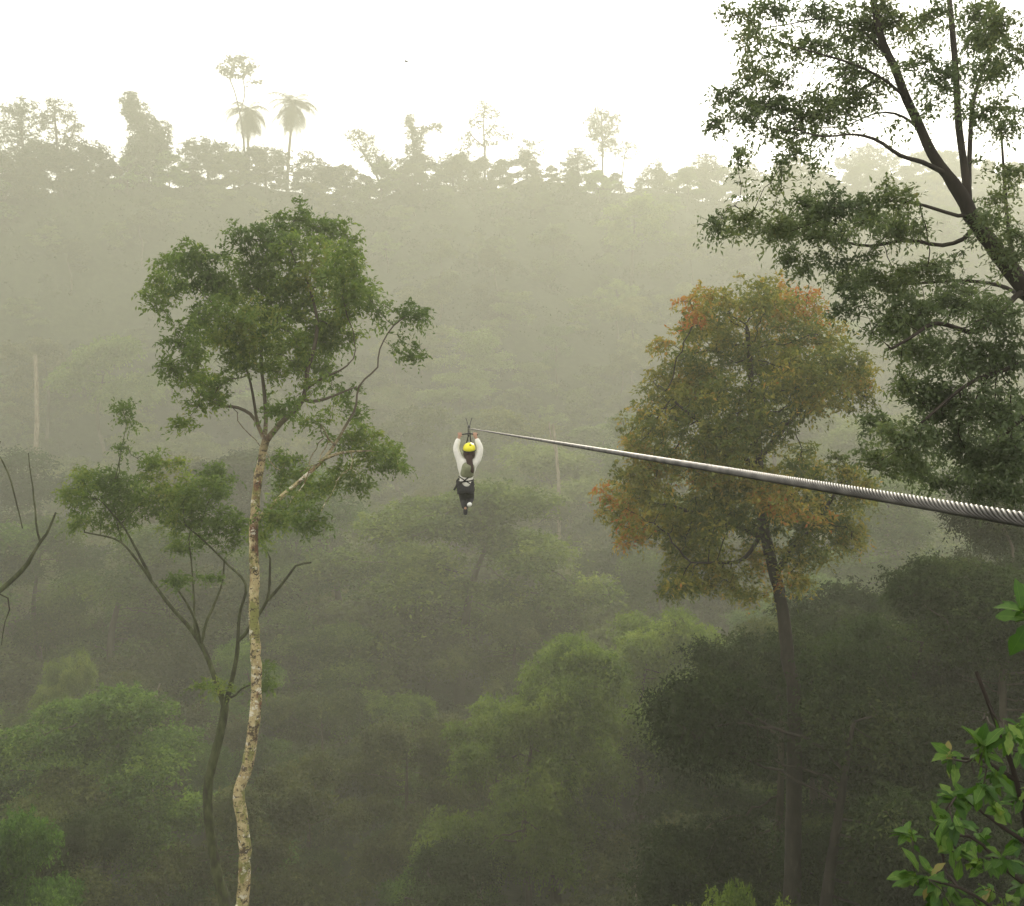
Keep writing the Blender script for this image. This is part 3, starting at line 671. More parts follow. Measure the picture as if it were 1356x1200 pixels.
# ---- more of the same wood than can be told apart, between the trees above
def distant_forest():
    Vs, Fs, Ts = [], [], []; nv = 0; rng = np.random.RandomState(71); data = []
    for pr in FARP:
        me = pr[1]; v = np.empty(len(me.vertices) * 3, np.float32); me.vertices.foreach_get('co', v)
        tt = np.empty(len(me.polygons), np.float32); me.attributes['tint'].data.foreach_get('value', tt); data.append((v.reshape(-1, 4, 3), tt))
    k = 0; tr_ = 0; mine = []
    while k < 250 and tr_ < 40000:
        tr_ += 1
        y = 105 + 370 * rf.random() ** 0.85; x = rf.uniform(-1, 1) * (0.5 * y + 10)
        if y > crest(x) - 10: continue
        lo = np.interp(y, [100, 400], [5, 8.5])
        if any((x - a) ** 2 + (y - b) ** 2 < lo ** 2 for a, b, r in pts_) or any((x - a) ** 2 + (y - b) ** 2 < (lo * 1.7) ** 2 for a, b in mine): continue
        mine.append((x, y)); k += 1
        q = rng.choice([0, 0, 1, 3, 5]); v, tt = data[q]; h = FARP[q][2]; hh = rf.uniform(16, 24) if y < crest(x) - 50 else rf.uniform(11, 15)
        sel = rng.rand(len(v)) < 0.45; v = v[sel]; a = rf.uniform(0, 6.28); sc = hh / h; ca, sa = math.cos(a) * sc * 1.3, math.sin(a) * sc * 1.3
        c = v.mean(1, keepdims=True); v = c + (v - c) * 1.2
        w_ = np.stack([v[..., 0] * ca - v[..., 1] * sa + x, v[..., 0] * sa + v[..., 1] * ca + y, v[..., 2] * sc + float(height(x, y)) - 0.3], -1)
        Vs.append(w_.reshape(-1, 3)); Ts.append(np.clip(tt[sel] * 0.8 + rng.uniform(-0.25, 0.4), 0, 1))
    V = np.concatenate(Vs); print('distant', k, len(V) // 4)
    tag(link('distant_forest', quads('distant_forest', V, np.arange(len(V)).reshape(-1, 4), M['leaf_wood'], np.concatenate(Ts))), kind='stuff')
distant_forest()

# ---- low growth under the trees (nobody could count it)
def undergrowth():
    rng = np.random.RandomState(31); n = 2600
    y = 42 + 370 * rng.rand(n) ** 1.1; x = rng.uniform(-1, 1, n) * (0.5 * y + 12); z = height(x, y)
    r = rng.uniform(0.9, 2.4, n) * np.interp(y, [20, 120, 260, 400], [0.7, 1.0, 1.7, 2.4])
    xc = np.linspace(-215, 320, 330) + rng.normal(0, 1.5, 330); yc = crest(xc) + rng.uniform(-16, 6, 330)
    x = np.concatenate([x, xc]); y = np.concatenate([y, yc]); z = height(x, y); r = np.concatenate([r, rng.uniform(3.5, 7.5, 330)]); n = len(x)
    k = 90
    off = rng.normal(0, 1, (n * k, 3)); off[:, 2] = np.abs(off[:, 2]); off /= np.linalg.norm(off, axis=1)[:, None]
    rr = np.repeat(r, k)[:, None]
    cc = np.repeat(np.stack([x, y, z], -1), k, 0) + off * rr * (0.6 + 0.4 * rng.rand(n * k, 1)) * np.array((1, 1, 1.25))
    ls = np.repeat(np.interp(y, [40, 150, 400], [0.22, 0.42, 0.9]), k); V, Fq = leaf_geo(rng, cc, off, ls, ls * 0.5)
    t = np.repeat(rng.rand(n) * 0.75, k) + rng.normal(0, 0.12, n * k)
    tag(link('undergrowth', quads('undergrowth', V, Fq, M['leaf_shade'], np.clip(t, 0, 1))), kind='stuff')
undergrowth()

# ------------------------------------------------------------------ trees of the ridge line
def ridge_tree(pxs, d, limbs, clumps, label, leafmat='leaf_shade', per=9, spread=1.2, L=0.60, W=0.30, dens=5.0, seed=1, name='broadleaf_tree', step=1.05, twig=0.06):
    t = Tree(seed, step)
    first = True; base = None
    for pts, r0, r1, g in limbs:
        q = px(pts, d); r0 = [v * 2.1 for v in r0] if isinstance(r0, list) else r0 * 2.1; r1 *= 2.1
        if first:
            q = rooted(q); base = q[0].copy(); first = False
        t.limb(q, r0, r1, g)
    clumps = [(c[0], c[1], c[2] * 1.2, c[3] * 1.25) for c in clumps]
    A = pxclumps(t.rng, clumps, d, dens * 0.65, 5.0, pxs, 40, 1)
    t.colonize(A, step * 1.1); t.finish(twig)
    wd = t.wood('trunk', M['bark_dark'], sides=(6, 4, 3, 3), origin=base)
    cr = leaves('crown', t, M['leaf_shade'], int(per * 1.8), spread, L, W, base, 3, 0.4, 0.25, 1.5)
    return standing(name, t, base, wd, cr, label, 'tree')

D = dcrest(190) - 3
ridge_tree(190, D, [([(196, 240), (194, 205), (182, 165), (176, 135)], 0.35, 0.15, 0.1), ([(196, 212), (212, 185), (216, 172)], 0.2, 0.1, True)],
           [(172, 134, 12, 11), (180, 150, 17, 14), (190, 170, 18, 18), (192, 195, 22, 20), (214, 178, 12, 16), (205, 205, 20, 18), (182, 215, 22, 18)],
           'dark vine-smothered column shaped tree leaning left on the ridge at upper left', per=14, dens=9, seed=21, leafmat='leaf_shade')
D = dcrest(45) - 3
ridge_tree(30, D, [([(34, 230), (30, 190), (28, 150)], 0.3, 0.15, 0.2)], [(30, 145, 24, 14), (12, 160, 18, 18), (34, 175, 18, 14), (8, 190, 22, 20), (50, 205, 24, 16)],
           'ragged tree with feathery top at the far left end of the ridge', per=8, seed=22, leafmat='leaf_olive')
ridge_tree(78, D, [([(80, 235), (76, 195), (72, 150)], 0.3, 0.15, 0.2), ([(78, 205), (95, 180), (100, 160)], 0.15, 0.08, True)],
           [(74, 148, 20, 16), (98, 162, 12, 12), (60, 165, 14, 12), (86, 185, 20, 14), (110, 200, 24, 16), (70, 212, 26, 14), (132, 205, 16, 14)],
           'ragged domed tree second from the left end of the ridge', per=8, seed=23, leafmat='leaf_olive')
D = dcrest(300)
ridge_tree(315, D, [([(326, 250), (322, 180), (313, 130), (304, 104)], [0.25, 0.2, 0.14, 0.08], 0, 0.8), ([(318, 150), (324, 125), (322, 106)], 0.12, 0.07, 0.5)],
           [(314, 78, 16, 7), (300, 92, 12, 7), (322, 92, 15, 8), (335, 88, 8, 4), (340, 108, 7, 4), (310, 100, 14, 4)],
           'very tall thin tree with small flat umbrella crown rising highest above the ridge', per=9, seed=24, leafmat='leaf_brown', spread=0.8, dens=9)
ridge_tree(275, D, [([(276, 240), (274, 212), (272, 195)], 0.3, 0.15, 0.2)], [(272, 192, 28, 10), (255, 202, 18, 14), (295, 205, 22, 14), (275, 215, 34, 14)],
           'low broad rounded tree on the ridge just left of the palms', per=11, seed=25, leafmat='leaf_olive')
ridge_tree(350, D - 2, [([(352, 245), (352, 220), (350, 205)], 0.3, 0.15, 0.2)], [(345, 205, 24, 10), (372, 208, 18, 10), (405, 210, 12, 8), (350, 222, 40, 14), (415, 225, 26, 12), (440, 232, 26, 10)],
           'low bushy tree at the feet of the palms on the ridge', per=10, seed=26, leafmat='leaf_olive')
D = dcrest(480)
ridge_tree(480, D, [([(505, 250), (495, 225), (480, 200), (472, 185)], 0.3, 0.1, 0.3), ([(488, 210), (478, 200), (466, 182)], 0.12, 0.06, True)],
           [(470, 180, 16, 7), (486, 184, 12, 6), (482, 196, 14, 6), (496, 208, 16, 10), (510, 218, 22, 10)],
           'tree with flat sparse crown leaning left on the ridge right of the palms', per=8, seed=27, leafmat='leaf_brown', dens=6)
D = dcrest(550)
ridge_tree(550, D, [([(550, 245), (548, 200), (544, 165)], 0.3, 0.15, 0.1), ([(550, 190), (565, 172), (580, 168)], 0.12, 0.06, 0.3)],
           [(542, 160, 8, 9), (550, 178, 10, 12), (552, 200, 13, 14), (577, 168, 10, 5), (562, 172, 8, 5), (550, 215, 22, 10)],
           'vine-clad stump like tree with one branch to the right on the middle of the ridge', per=11, seed=28, leafmat='leaf_shade', dens=8)
D = dcrest(640)
ridge_tree(640, D, [([(642, 245), (642, 200), (640, 165), (642, 140)], 0.25, 0.08, 0.35), ([(642, 195), (625, 180), (618, 165)], 0.1, 0.05, True), ([(642, 180), (655, 165), (660, 150)], 0.1, 0.05, True)],
           [(640, 142, 14, 10), (652, 152, 12, 8), (630, 160, 12, 9), (648, 172, 18, 8), (620, 185, 14, 9), (672, 180, 12, 7), (640, 190, 22, 7), (612, 200, 12, 8)],
           'airy see-through tree standing tallest on the middle of the ridge', per=5, seed=29, leafmat='leaf_brown', spread=1.0, dens=5, twig=0.06)
ridge_tree(702, D + 2, [([(698, 245), (698, 215), (702, 195)], 0.2, 0.08, 0.3)], [(702, 190, 16, 7), (692, 200, 10, 6), (712, 205, 10, 7), (690, 212, 16, 6)],
           'small airy tree right of the tallest see-through tree on the ridge', per=5, seed=30, leafmat='leaf_brown', dens=5, twig=0.06)
D = dcrest(800)
ridge_tree(800, D, [([(798, 255), (798, 205), (797, 165), (796, 148)], 0.25, 0.12, 0.4)],
           [(795, 150, 12, 7), (786, 162, 12, 9), (810, 158, 12, 9), (800, 172, 18, 10), (786, 182, 9, 8), (808, 188, 9, 12), (798, 196, 8, 10)],
           'tall tree with drooping shaggy crown on the right part of the ridge', per=9, seed=31, leafmat='leaf_shade', dens=7)
ridge_tree(828, D + 1, [([(822, 255), (826, 215), (830, 195)], 0.18, 0.07, 0.4)], [(828, 192, 14, 7), (842, 198, 9, 6), (818, 200, 9, 6), (830, 208, 12, 5)],
           'thin small tree tucked right beside the drooping tree on the ridge', per=6, seed=32, leafmat='leaf_brown', dens=5)
for k, (x_, y_, rx_, lab) in enumerate([(765, 205, 22, 'low round bushy treetop on the ridge between the airy tree and the drooping tree'), (868, 222, 22, 'low round bushy treetop on the ridge right of the drooping tree'),
                                        (935, 212, 22, 'hazy conical treetop on the ridge beside the big leaning tree'), (985, 222, 26, 'hazy treetop on the ridge seen behind the leaning tree branches'),
                                        (600, 212, 26, 'low bushy treetop on the ridge left of the airy tree'), (1060, 215, 34, 'hazy rounded treetop far behind the leaning tree trunk'), (1150, 200, 40, 'broad hazy treetop at the right end of the ridge')]):
    dd = dcrest(x_)
    ridge_tree(x_, dd, [([(x_, 250), (x_, y_ + 12), (x_, y_)], 0.25, 0.1, 0.2)], [(x_, y_, rx_ * 0.6, 9), (x_ - rx_ * 0.5, y_ + 12, rx_ * 0.6, 9), (x_ + rx_ * 0.5, y_ + 12, rx_ * 0.6, 9), (x_, y_ + 20, rx_, 12)],
               lab, per=11, seed=40 + k, leafmat='leaf_olive')

def palm_tree(pts, d, crown_px, label, seed):
    rng = np.random.RandomState(seed); t = Tree(seed, 0.6); q = rooted(px(pts, d)); base = q[0].copy()
    t.limb(q, 0.62, 0.38, False); t.finish(0.1)
    root = empty('palm_tree', base); tag(root, label, 'palm')
    link('trunk', t.wood('trunk', M['bark'], sides=(8, 8, 8, 8), origin=base), root)
    top = q[-1] - base; m = d / F; V, Fq, T = [], [], []
    for k in range(44):
        a = rng.rand() * 6.28; e = rng.uniform(-1.45, 1.2); Lf = crown_px * m * rng.uniform(0.8, 1.15)
        dirh = np.array((math.cos(a), math.sin(a), 0)); p = top.copy(); ang = e; prev = None; n = 11
        for i in range(n):
            s_ = np.cross(dirh, (0, 0, 1)); tang = dirh * math.cos(ang) + np.array((0, 0, math.sin(ang)))
            p2 = p + tang * Lf / n
            ang -= (0.17 if e > -0.5 else 0.05)
            u = (i + 0.5) / n; wl = Lf * 0.24 * math.sin(math.pi * (0.12 + 0.85 * u)) * 1.0
            for side in (-1, 1):
                for f_ in (0.0, 0.5):
                    b0 = p + (p2 - p) * f_; b1 = b0 + (p2 - p) * 0.36
                    tip = b0 + s_ * side * wl + tang * wl * 0.45 + np.array((0, 0, -wl * rng.uniform(0.35, 0.8)))
                    j = len(V); V += [b0, b1, tip + (p2 - p) * 0.06, tip]; Fq.append((j, j + 1, j + 2, j + 3)); T.append(rng.rand() * 0.9)
            p = p2
    link('crown', quads('crown', np.array(V), np.array(Fq), M['palm'], np.array(T)), root)
D = dcrest(385)
palm_tree([(380, 260), (382, 210), (386, 165), (387, 138)], D, 40, 'taller palm standing right of the other palm on the ridge', 3)
palm_tree([(330, 260), (329, 210), (328, 165), (328, 148)], D, 37, 'palm with shaggy skirt on the ridge under the flat umbrella crown', 4)

# ------------------------------------------------------------------ bare and pale trunks
def snag(name, limbs, d, mat, label, cat='dead tree', seed=1, root_it=True, step=0.3):
    t = Tree(seed, step); base = None
    for k, (pts, r0, r1) in enumerate(limbs):
        q = px(pts, d)
        if k == 0:
            if root_it: q = rooted(q)
            base = q[0].copy()
        t.limb(q, r0, r1, False, wob=0.01)
    t.finish(0.004)
    o = link(name, t.wood(name, M[mat], origin=base, lump=0.05)); o.location = base
    return tag(o, label, cat)
snag('dead_tree', [([(-150, 1250), (-110, 1000), (-60, 855), (-10, 792), (20, 765), (38, 745)], [0.2, 0.16, 0.11, 0.08, 0.065], 0),
                   ([(38, 745), (54, 716), (66, 700), (74, 678)], 0.045, 0.025), ([(-60, 855), (-30, 700), (-10, 620), (0, 585)], 0.04, 0.02),
                   ([(-5, 600), (10, 625), (20, 660), (30, 700)], 0.03, 0.015), ([(50, 722), (48, 690), (42, 640), (38, 600)], 0.03, 0.012), ([(0, 780), (12, 800), (5, 830), (2, 855)], 0.025, 0.012)],
     30, 'bark_moss', 'dead tree reaching in at the left edge, mossy bare branch with pale broken tip', seed=2)
snag('dead_tree', [([(740, 655), (738, 620), (736, 590), (732, 562)], 0.5, 0.22), ([(737, 600), (730, 580), (727, 560)], 0.2, 0.1)], 182, 'bark_pale', 'pale bare trunk standing in the mist right of the rider under the cable', seed=3)
snag('dead_tree', [([(48, 620), (49, 560), (48, 510), (47, 470)], 0.6, 0.35)], 205, 'bark_pale', 'tall pale bare trunk in the mist near the left edge', seed=4)

snag('dead_tree', [([(842, 1230), (841, 1180), (843, 1145)], 0.09, 0.05)], 52, 'bark_pale', 'thin pale dead trunk at the bottom edge right of centre', seed=8)
snag('dead_tree', [([(640, 1225), (634, 1190), (626, 1160)], 0.08, 0.04), ([(634, 1190), (640, 1170)], 0.04, 0.02)], 58, 'bark_pale', 'thin pale dead twiggy stem at the bottom edge below the rider', seed=9)
snag('dead_tree', [([(200, 950), (205, 925), (212, 905)], 0.12, 0.05)], 85, 'bark_pale', 'short pale dead stem left of the forked mossy trunk', seed=10)

# ------------------------------------------------------------------ shrub and leaves close by
def broad_leaf(rng, base, d, nrm, L):
    """one broad leaf: two rows of cells folded along the midrib, with a lobed outline"""
    d = d / np.linalg.norm(d); s = np.cross(d, nrm); s /= np.linalg.norm(s); n = np.cross(s, d)
    prof = [0.02, 0.09, 0.17, 0.15, 0.215, 0.19, 0.11, 0.01]; K = len(prof); curl = rng.uniform(0.1, 0.45)
    V = []
    for i in range(K):
        u = i / (K - 1); c = base + d * L * u - n * L * curl * u * u
        wv = prof[i] * L * rng.uniform(0.9, 1.1)
        V += [c - s * wv + n * wv * 0.35, c, c + s * wv + n * wv * 0.35]
    Fq = []
    for i in range(K - 1):
        a = 3 * i; Fq += [(a, a + 1, a + 4, a + 3), (a + 1, a + 2, a + 5, a + 4)]
    for i in range(K):                                   # a raised pale midrib
        c = np.array(V[3 * i + 1]) + n * 0.0012; V += [c - s * L * 0.013 * (1.2 - i / K), c + s * L * 0.013 * (1.2 - i / K)]
    for i in range(K - 1):
        a = 3 * K + 2 * i; Fq.append((a, a + 1, a + 3, a + 2))
    return V, Fq
def shrub(name, limbs, tips, d, L, per, label, seed, rootpx):
    rng = np.random.RandomState(seed); t = Tree(seed, 0.06)
    for k, (pts, r0, r1) in enumerate(limbs):
        q = px(pts, d)
        if k == 0:                                        # the stem runs on down to the ground below the frame
            lo = q[0] + np.array((0.9, 0.3, 0)); lo[2] = float(height(lo[0], lo[1])) - 0.3; nn = max(3, int((q[0][2] - lo[2]) / 0.5))
            q = [lo + (q[0] - lo) * u + np.array((0.35 * math.sin(math.pi * u), 0, 0)) for u in np.linspace(0, 1, nn, endpoint=False)] + q
        t.limb(q, r0, r1, True)
    A = np.array([P(x, y, d + rng.uniform(-0.35, 0.35)) for x, y in tips]); t.colonize(A, 0.05, 40); t.finish(0.0025)
    base = t.P[0].copy(); V, Fq, T = [], [], []
    for a in A:
        k = int(np.argmin(np.linalg.norm(t.P - a, axis=1))); p = t.P[k]; tw = rng.uniform(0.0, 0.8)
        axis = p - t.P[t.parr[k]] if t.parr[k] >= 0 else np.array((0, 0, 1.)); axis /= np.linalg.norm(axis) + 1e-9
        for q in range(per):
            dv = axis * 0.6 + rng.normal(0, 0.75, 3); dv[2] -= 0.15; nr = rng.normal(0, 0.35, 3) + np.array((0, -0.25, 1.0))
            v, f = broad_leaf(rng, p + rng.normal(0, 0.012, 3), dv, nr, L * rng.uniform(0.6, 1.2))
            Fq += [[i + len(V) for i in ff] for ff in f]; V += v; tl = np.clip(tw * 0.5 + rng.normal(0.2, 0.2), 0, 0.82); tl = 1.0 if rng.rand() < 0.012 else tl; nb = len(f) - 7; T += list(np.clip(tl + rng.normal(0, 0.05, nb), 0, 1)) + [min(0.86, tl + 0.3)] * 7
    root = empty(name, base); tag(root, label, 'shrub')
    link('stem', t.wood('stem', M['bark_dark'], sides=(7, 6, 5, 4), cuts=(0.02, 0.01, 0.004), origin=base), root)
    link('foliage', quads('foliage', np.array(V) - base, np.array(Fq), M['leaf_bush'], np.array(T), smooth=True), root)
rngt = np.random.RandomState(3)
tips = [(1335, 962), (1350, 955), (1268, 992), (1290, 985), (1312, 995), (1335, 990), (1352, 1000), (1262, 1055), (1300, 1040), (1320, 1060), (1238, 1098), (1212, 1105), (1222, 1108), (1255, 1090), (1300, 1108), (1282, 1140), (1268, 1130), (1210, 1160), (1240, 1165), (1222, 1155),
        (1330, 1150), (1290, 1190), (1350, 1200), (1345, 1060), (1352, 1110), (1260, 1185), (1310, 1175), (1320, 1020), (1275, 1075), (1355, 1150), (1235, 1195), (1320, 1200), (1300, 1225), (1260, 1230), (1345, 1235), (1380, 1000), (1390, 1080), (1400, 1150), (1375, 1050), (1370, 1190), (1420, 1040)]
shrub('shrub', [([(1430, 1420), (1400, 1260), (1365, 1120), (1345, 1030), (1320, 960), (1293, 890)], [0.05, 0.045, 0.040, 0.034, 0.026, 0.018, 0.007], 0), ([(1345, 1040), (1310, 1010), (1262, 1003)], 0.009, 0.004), ([(1365, 1120), (1320, 1090), (1280, 1060)], 0.009, 0.004), ([(1385, 1190), (1330, 1150), (1290, 1110), (1240, 1105)], 0.010, 0.004), ([(1400, 1260), (1340, 1220), (1280, 1180), (1230, 1165)], 0.010, 0.004)],
      tips, 4.0, 0.078, 12, 'leafy green shrub close by in the bottom right corner with a bare dark twig', 9, None)
shrub('shrub', [([(1520, 1100), (1460, 950), (1410, 850), (1385, 800)], [0.035, 0.03, 0.022, 0.006], 0)], [(1362, 800), (1358, 812), (1375, 790), (1368, 825), (1390, 780)], 4.2, 0.13, 5, 'few bright green leaf tips poking in at the right edge below the cable', 10, None)

# ------------------------------------------------------------------ cable
C0 = P(1356, 688, 1.2); TR = P(621, 567.5, 21.5)            # the rope under the lens side, and at the trolley
back = C0 + (C0 - TR) / np.linalg.norm(C0 - TR) * 4.5
FARD = 290.0
far = P(618.5, 596, FARD)
def cable_points():
    a = [back + (TR - back) * u for u in np.concatenate([np.linspace(0, 0.5, 160, endpoint=False), np.linspace(0.5, 1, 40, endpoint=False)])]
    for u in np.linspace(0, 1, 60):
        p = TR + (far - TR) * u; p = p.copy(); p[2] -= 4 * 0.9 * u * (1 - u); a.append(p)
    return np.array(a)
def steel_cable():
    Rr = 0.0088; ns = 8; rs = 0.0025; ro = Rr - rs; lay = 0.098
    V, Fq = [], []
    L = np.linalg.norm(TR - back); T = (TR - back) / L
    u = np.cross(T, (0, 0, 1)); u /= np.linalg.norm(u); v = np.cross(T, u)
    s = np.concatenate([np.arange(0, 11.3, lay / 14), np.arange(11.3, L, lay / 7)]); k = 6
    ang = np.arange(k) * 2 * math.pi / k
    nv = 0
    for q in range(ns):
        ph = 2 * math.pi * (s / lay + q / ns)
        rad = np.cos(ph)[:, None] * u + np.sin(ph)[:, None] * v; tan = -np.sin(ph)[:, None] * u + np.cos(ph)[:, None] * v
        c = back + s[:, None] * T + rad * ro
        rings = c[:, None] + rs * (np.cos(ang)[None, :, None] * rad[:, None] * 1.0 + np.sin(ang)[None, :, None] * tan[:, None] * 0.98)
        V.append(rings.reshape(-1, 3)); n = len(s)
        a = np.arange(n - 1)[:, None] * k + np.arange(k)[None] + nv; b = np.arange(n - 1)[:, None] * k + (np.arange(k)[None] + 1) % k + nv
        Fq.append(np.stack([a, b, b + k, a + k], -1).reshape(-1, 4)); nv += n * k
    kk = 8; an = np.arange(kk) * 2 * math.pi / kk                # the core between the strands
    cr_ = np.stack([back, TR])[:, None] + 0.0056 * (np.cos(an)[None, :, None] * u + np.sin(an)[None, :, None] * v)
    V.append(cr_.reshape(-1, 3)); a = np.arange(kk) + nv; b = (np.arange(kk) + 1) % kk + nv
    Fq.append(np.stack([a, b, b + kk, a + kk], -1)); nv += 2 * kk
    P2 = [TR - T * 0.02]
    for w_ in np.linspace(0, 1, 60):
        p = TR + (far - TR) * w_; p = p.copy(); p[2] -= 4 * 0.1 * w_ * (1 - w_); P2.append(p)
    P2 = np.array(P2); k = 8; ang = np.arange(k) * 2 * math.pi / k
    TT = np.gradient(P2, axis=0); TT /= np.linalg.norm(TT, axis=1)[:, None]
    uu = np.cross(TT, (0, 0, 1.)); uu /= np.linalg.norm(uu, axis=1)[:, None]; vv = np.cross(TT, uu)
    rings = P2[:, None] + 0.0088 * (np.cos(ang)[None, :, None] * uu[:, None] + np.sin(ang)[None, :, None] * vv[:, None])
    V.append(rings.reshape(-1, 3)); n = len(P2)
    a = np.arange(n - 1)[:, None] * k + np.arange(k)[None] + nv; b = np.arange(n - 1)[:, None] * k + (np.arange(k)[None] + 1) % k + nv
    Fq.append(np.stack([a, b, b + k, a + k], -1).reshape(-1, 4))
    o = link('steel_cable', quads('steel_cable', np.concatenate(V), np.concatenate(Fq), M['steel'], smooth=True))
    tag(o, 'twisted grey steel zip line cable running from the right edge out over the valley', 'cable')
steel_cable()
# the tree that carries the far end
plant_tree(FARP[1], far[0], far[1] + 0.6, top=far[2] + 5.0, label='misty tree on the far slope where the zip line cable ends behind the rider')

# ------------------------------------------------------------------ small mesh tools for the rider
def bm_obj(name, bm, mat, parent=None, smooth=True):
    me = bpy.data.meshes.new(name); bm.to_mesh(me); bm.free(); me.materials.append(mat)
    if smooth:
        for p in me.polygons: p.use_smooth = True
    return link(name, me, parent)
def skin(name, verts, edges, radii, mat, parent=None, root=0, sub=2):
    me = bpy.data.meshes.new(name + '_rig'); me.from_pydata([tuple(v) for v in verts], edges, [])
    o = bpy.data.objects.new(name + '_rig', me); COL.objects.link(o)
    md = o.modifiers.new('skin', 'SKIN'); md.use_smooth_shade = True
    if not me.skin_vertices: 
        bpy.context.view_layer.objects.active = o
    sv = me.skin_vertices[0].data
    for i, r in enumerate(radii):
        sv[i].radius = (r, r) if not isinstance(r, tuple) else r
        sv[i].use_root = (i == root)
    sm = o.modifiers.new('sub', 'SUBSURF'); sm.levels = sub; sm.render_levels = sub
    dg = bpy.context.evaluated_depsgraph_get(); dg.update()
    m2 = bpy.data.meshes.new_from_object(o.evaluated_get(dg)); m2.name = name
    bpy.data.objects.remove(o); m2.materials.clear(); m2.materials.append(mat)
    for p in m2.polygons: p.use_smooth = True
    return link(name, m2, parent)
def tube(name, pts, r, mat, parent=None, sides=8, flat=1.0, closed=False):
    pts = np.array(pts, float); 
    if closed: pts = np.vstack([pts, pts[:1]])
    T = np.gradient(pts, axis=0)
    if closed: T[0] = T[-1] = pts[1] - pts[-2]
    T /= np.linalg.norm(T, axis=1)[:, None] + 1e-9
    u = np.cross(T[0], (0.1, 1, 0.15)); V = []; ang = np.arange(sides) * 2 * math.pi / sides
    for q in range(len(pts)):
        u = u - T[q] * np.dot(u, T[q]); u /= np.linalg.norm(u) + 1e-9; v = np.cross(T[q], u)
        V.append(pts[q] + (np.cos(ang) * r)[:, None] * u + (np.sin(ang) * r * flat)[:, None] * v)
    n = len(pts); a = np.arange(n - 1)[:, None] * sides + np.arange(sides)[None]; b = np.arange(n - 1)[:, None] * sides + (np.arange(sides)[None] + 1) % sides
    return link(name, quads(name, np.concatenate(V), np.stack([a, b, b + sides, a + sides], -1), mat, smooth=True), parent)
def ball(bm, c, r, seg=16, rings=10):
    g = bmesh.ops.create_uvsphere(bm, u_segments=seg, v_segments=rings, radius=1)
    for v in g['verts']: v.co = Vector((c[0] + v.co.x * r[0], c[1] + v.co.y * r[1], c[2] + v.co.z * r[2]))
    return g['verts']

# ---- trolley on the cable
tro = empty('zip_trolley', TR); tag(tro, 'small dark pulley trolley riding the cable above the rider', 'pulley')
Tc = (TR - back) / np.linalg.norm(TR - back)
def wheel(off):
    bm = bmesh.new(); bmesh.ops.create_cone(bm, cap_ends=True, segments=20, radius1=0.028, radius2=0.028, depth=0.022)
    bmesh.ops.bevel(bm, geom=[e for e in bm.edges if e.is_boundary or len(e.link_faces) == 2 and abs(e.calc_face_angle(0)) > 1], offset=0.004, segments=2)
    bm.transform(Matrix.Translation(Vector(Tc) * off + Vector((0, 0, 0.036))) @ Matrix.Rotation(R(90), 4, 'Y'))
    bm_obj('wheel', bm, M['dark_metal'], tro)
wheel(-0.05); wheel(0.05)
for sx in (-1, 1):
    bm = bmesh.new()
    pr = [(-0.09, 0.055), (-0.05, 0.075), (0.05, 0.075), (0.09, 0.055), (0.07, -0.02), (0.02, -0.075), (-0.02, -0.075), (-0.07, -0.02)]
    va = [bm.verts.new((sx * 0.018, y, z)) for y, z in pr]; vb = [bm.verts.new((sx * 0.023, y, z)) for y, z in pr]
    bm.faces.new(va); bm.faces.new(vb[::-1])
    for i in range(len(pr)): j = (i + 1) % len(pr); bm.faces.new((va[i], vb[i], vb[j], va[j]))
    bmesh.ops.recalc_face_normals(bm, faces=bm.faces)
    bm_obj('side_plate', bm, M['dark_metal'], tro, False)
tube('carabiner', [(0.028 * math.cos(a), 0, -0.11 + 0.045 * math.sin(a)) for a in np.linspace(0, 6.28, 20, endpoint=False)], 0.006, M['dark_metal'], tro, closed=True)
tube('handle_bar', [(-0.175, 0.02, -0.125), (-0.12, 0.02, -0.118), (0, 0.01, -0.10), (0.12, 0.02, -0.118), (0.175, 0.02, -0.125)], 0.014, M['dark_metal'], tro)
for sx in (-1, 1):
    tube('brake_cord', [(sx * 0.02, 0, 0.07), (sx * 0.035, -0.01, 0.13), (sx * 0.062, -0.01, 0.21)], 0.007, M['dark_metal'], tro)

# ---- the rider
HIP = P(616.5, 642.5, 21.5)
rider = empty('person', HIP); tag(rider, 'person in yellow helmet and white sleeves hanging from the zip line, seen from behind', 'person')
J = {}
def V3(x, y, z): return np.array((x, y, z))
hl, hr = V3(-0.112, 0.045, 0.985), V3(0.190, 0.045, 0.985)
def hand_chain(c, side, verts, edges, rad, wrist):
    """palm on the bar with four unequal fingers closed over it and a thumb below"""
    palm = len(verts); verts.append(c + V3(0, -0.030, -0.02)); rad.append((0.036, 0.020)); edges.append((wrist, palm))
    for k, (dx, ln) in enumerate(((-0.030, 0.85), (-0.010, 1.0), (0.010, 0.94), (0.030, 0.76))):
        p0 = c + V3(dx, -0.022, 0.022); p1 = c + V3(dx * 1.05, 0.004, 0.022 + 0.022 * ln); p2 = c + V3(dx * 1.05, 0.034 * ln, 0.016)
        p3 = c + V3(dx, 0.030, -0.012 * ln)
        i = len(verts); verts += [p0, p1, p2, p3]; rad += [0.010, 0.0095, 0.009, 0.0075]; edges += [(palm, i), (i, i + 1), (i + 1, i + 2), (i + 2, i + 3)]
    i = len(verts); verts += [c + V3(-side * 0.040, -0.012, -0.012), c + V3(-side * 0.042, 0.016, -0.018), c + V3(-side * 0.026, 0.034, -0.014)]
    rad += [0.012, 0.0105, 0.008]; edges += [(palm, i), (i, i + 1), (i + 1, i + 2)]
pel, spine, chest, neck, head, crownp = V3(0, 0, 0), V3(0.02, 0.02, 0.17), V3(0.06, 0.0, 0.36), V3(0.07, 0.0, 0.50), V3(0.072, 0.03, 0.61), V3(0.072, 0.03, 0.72)
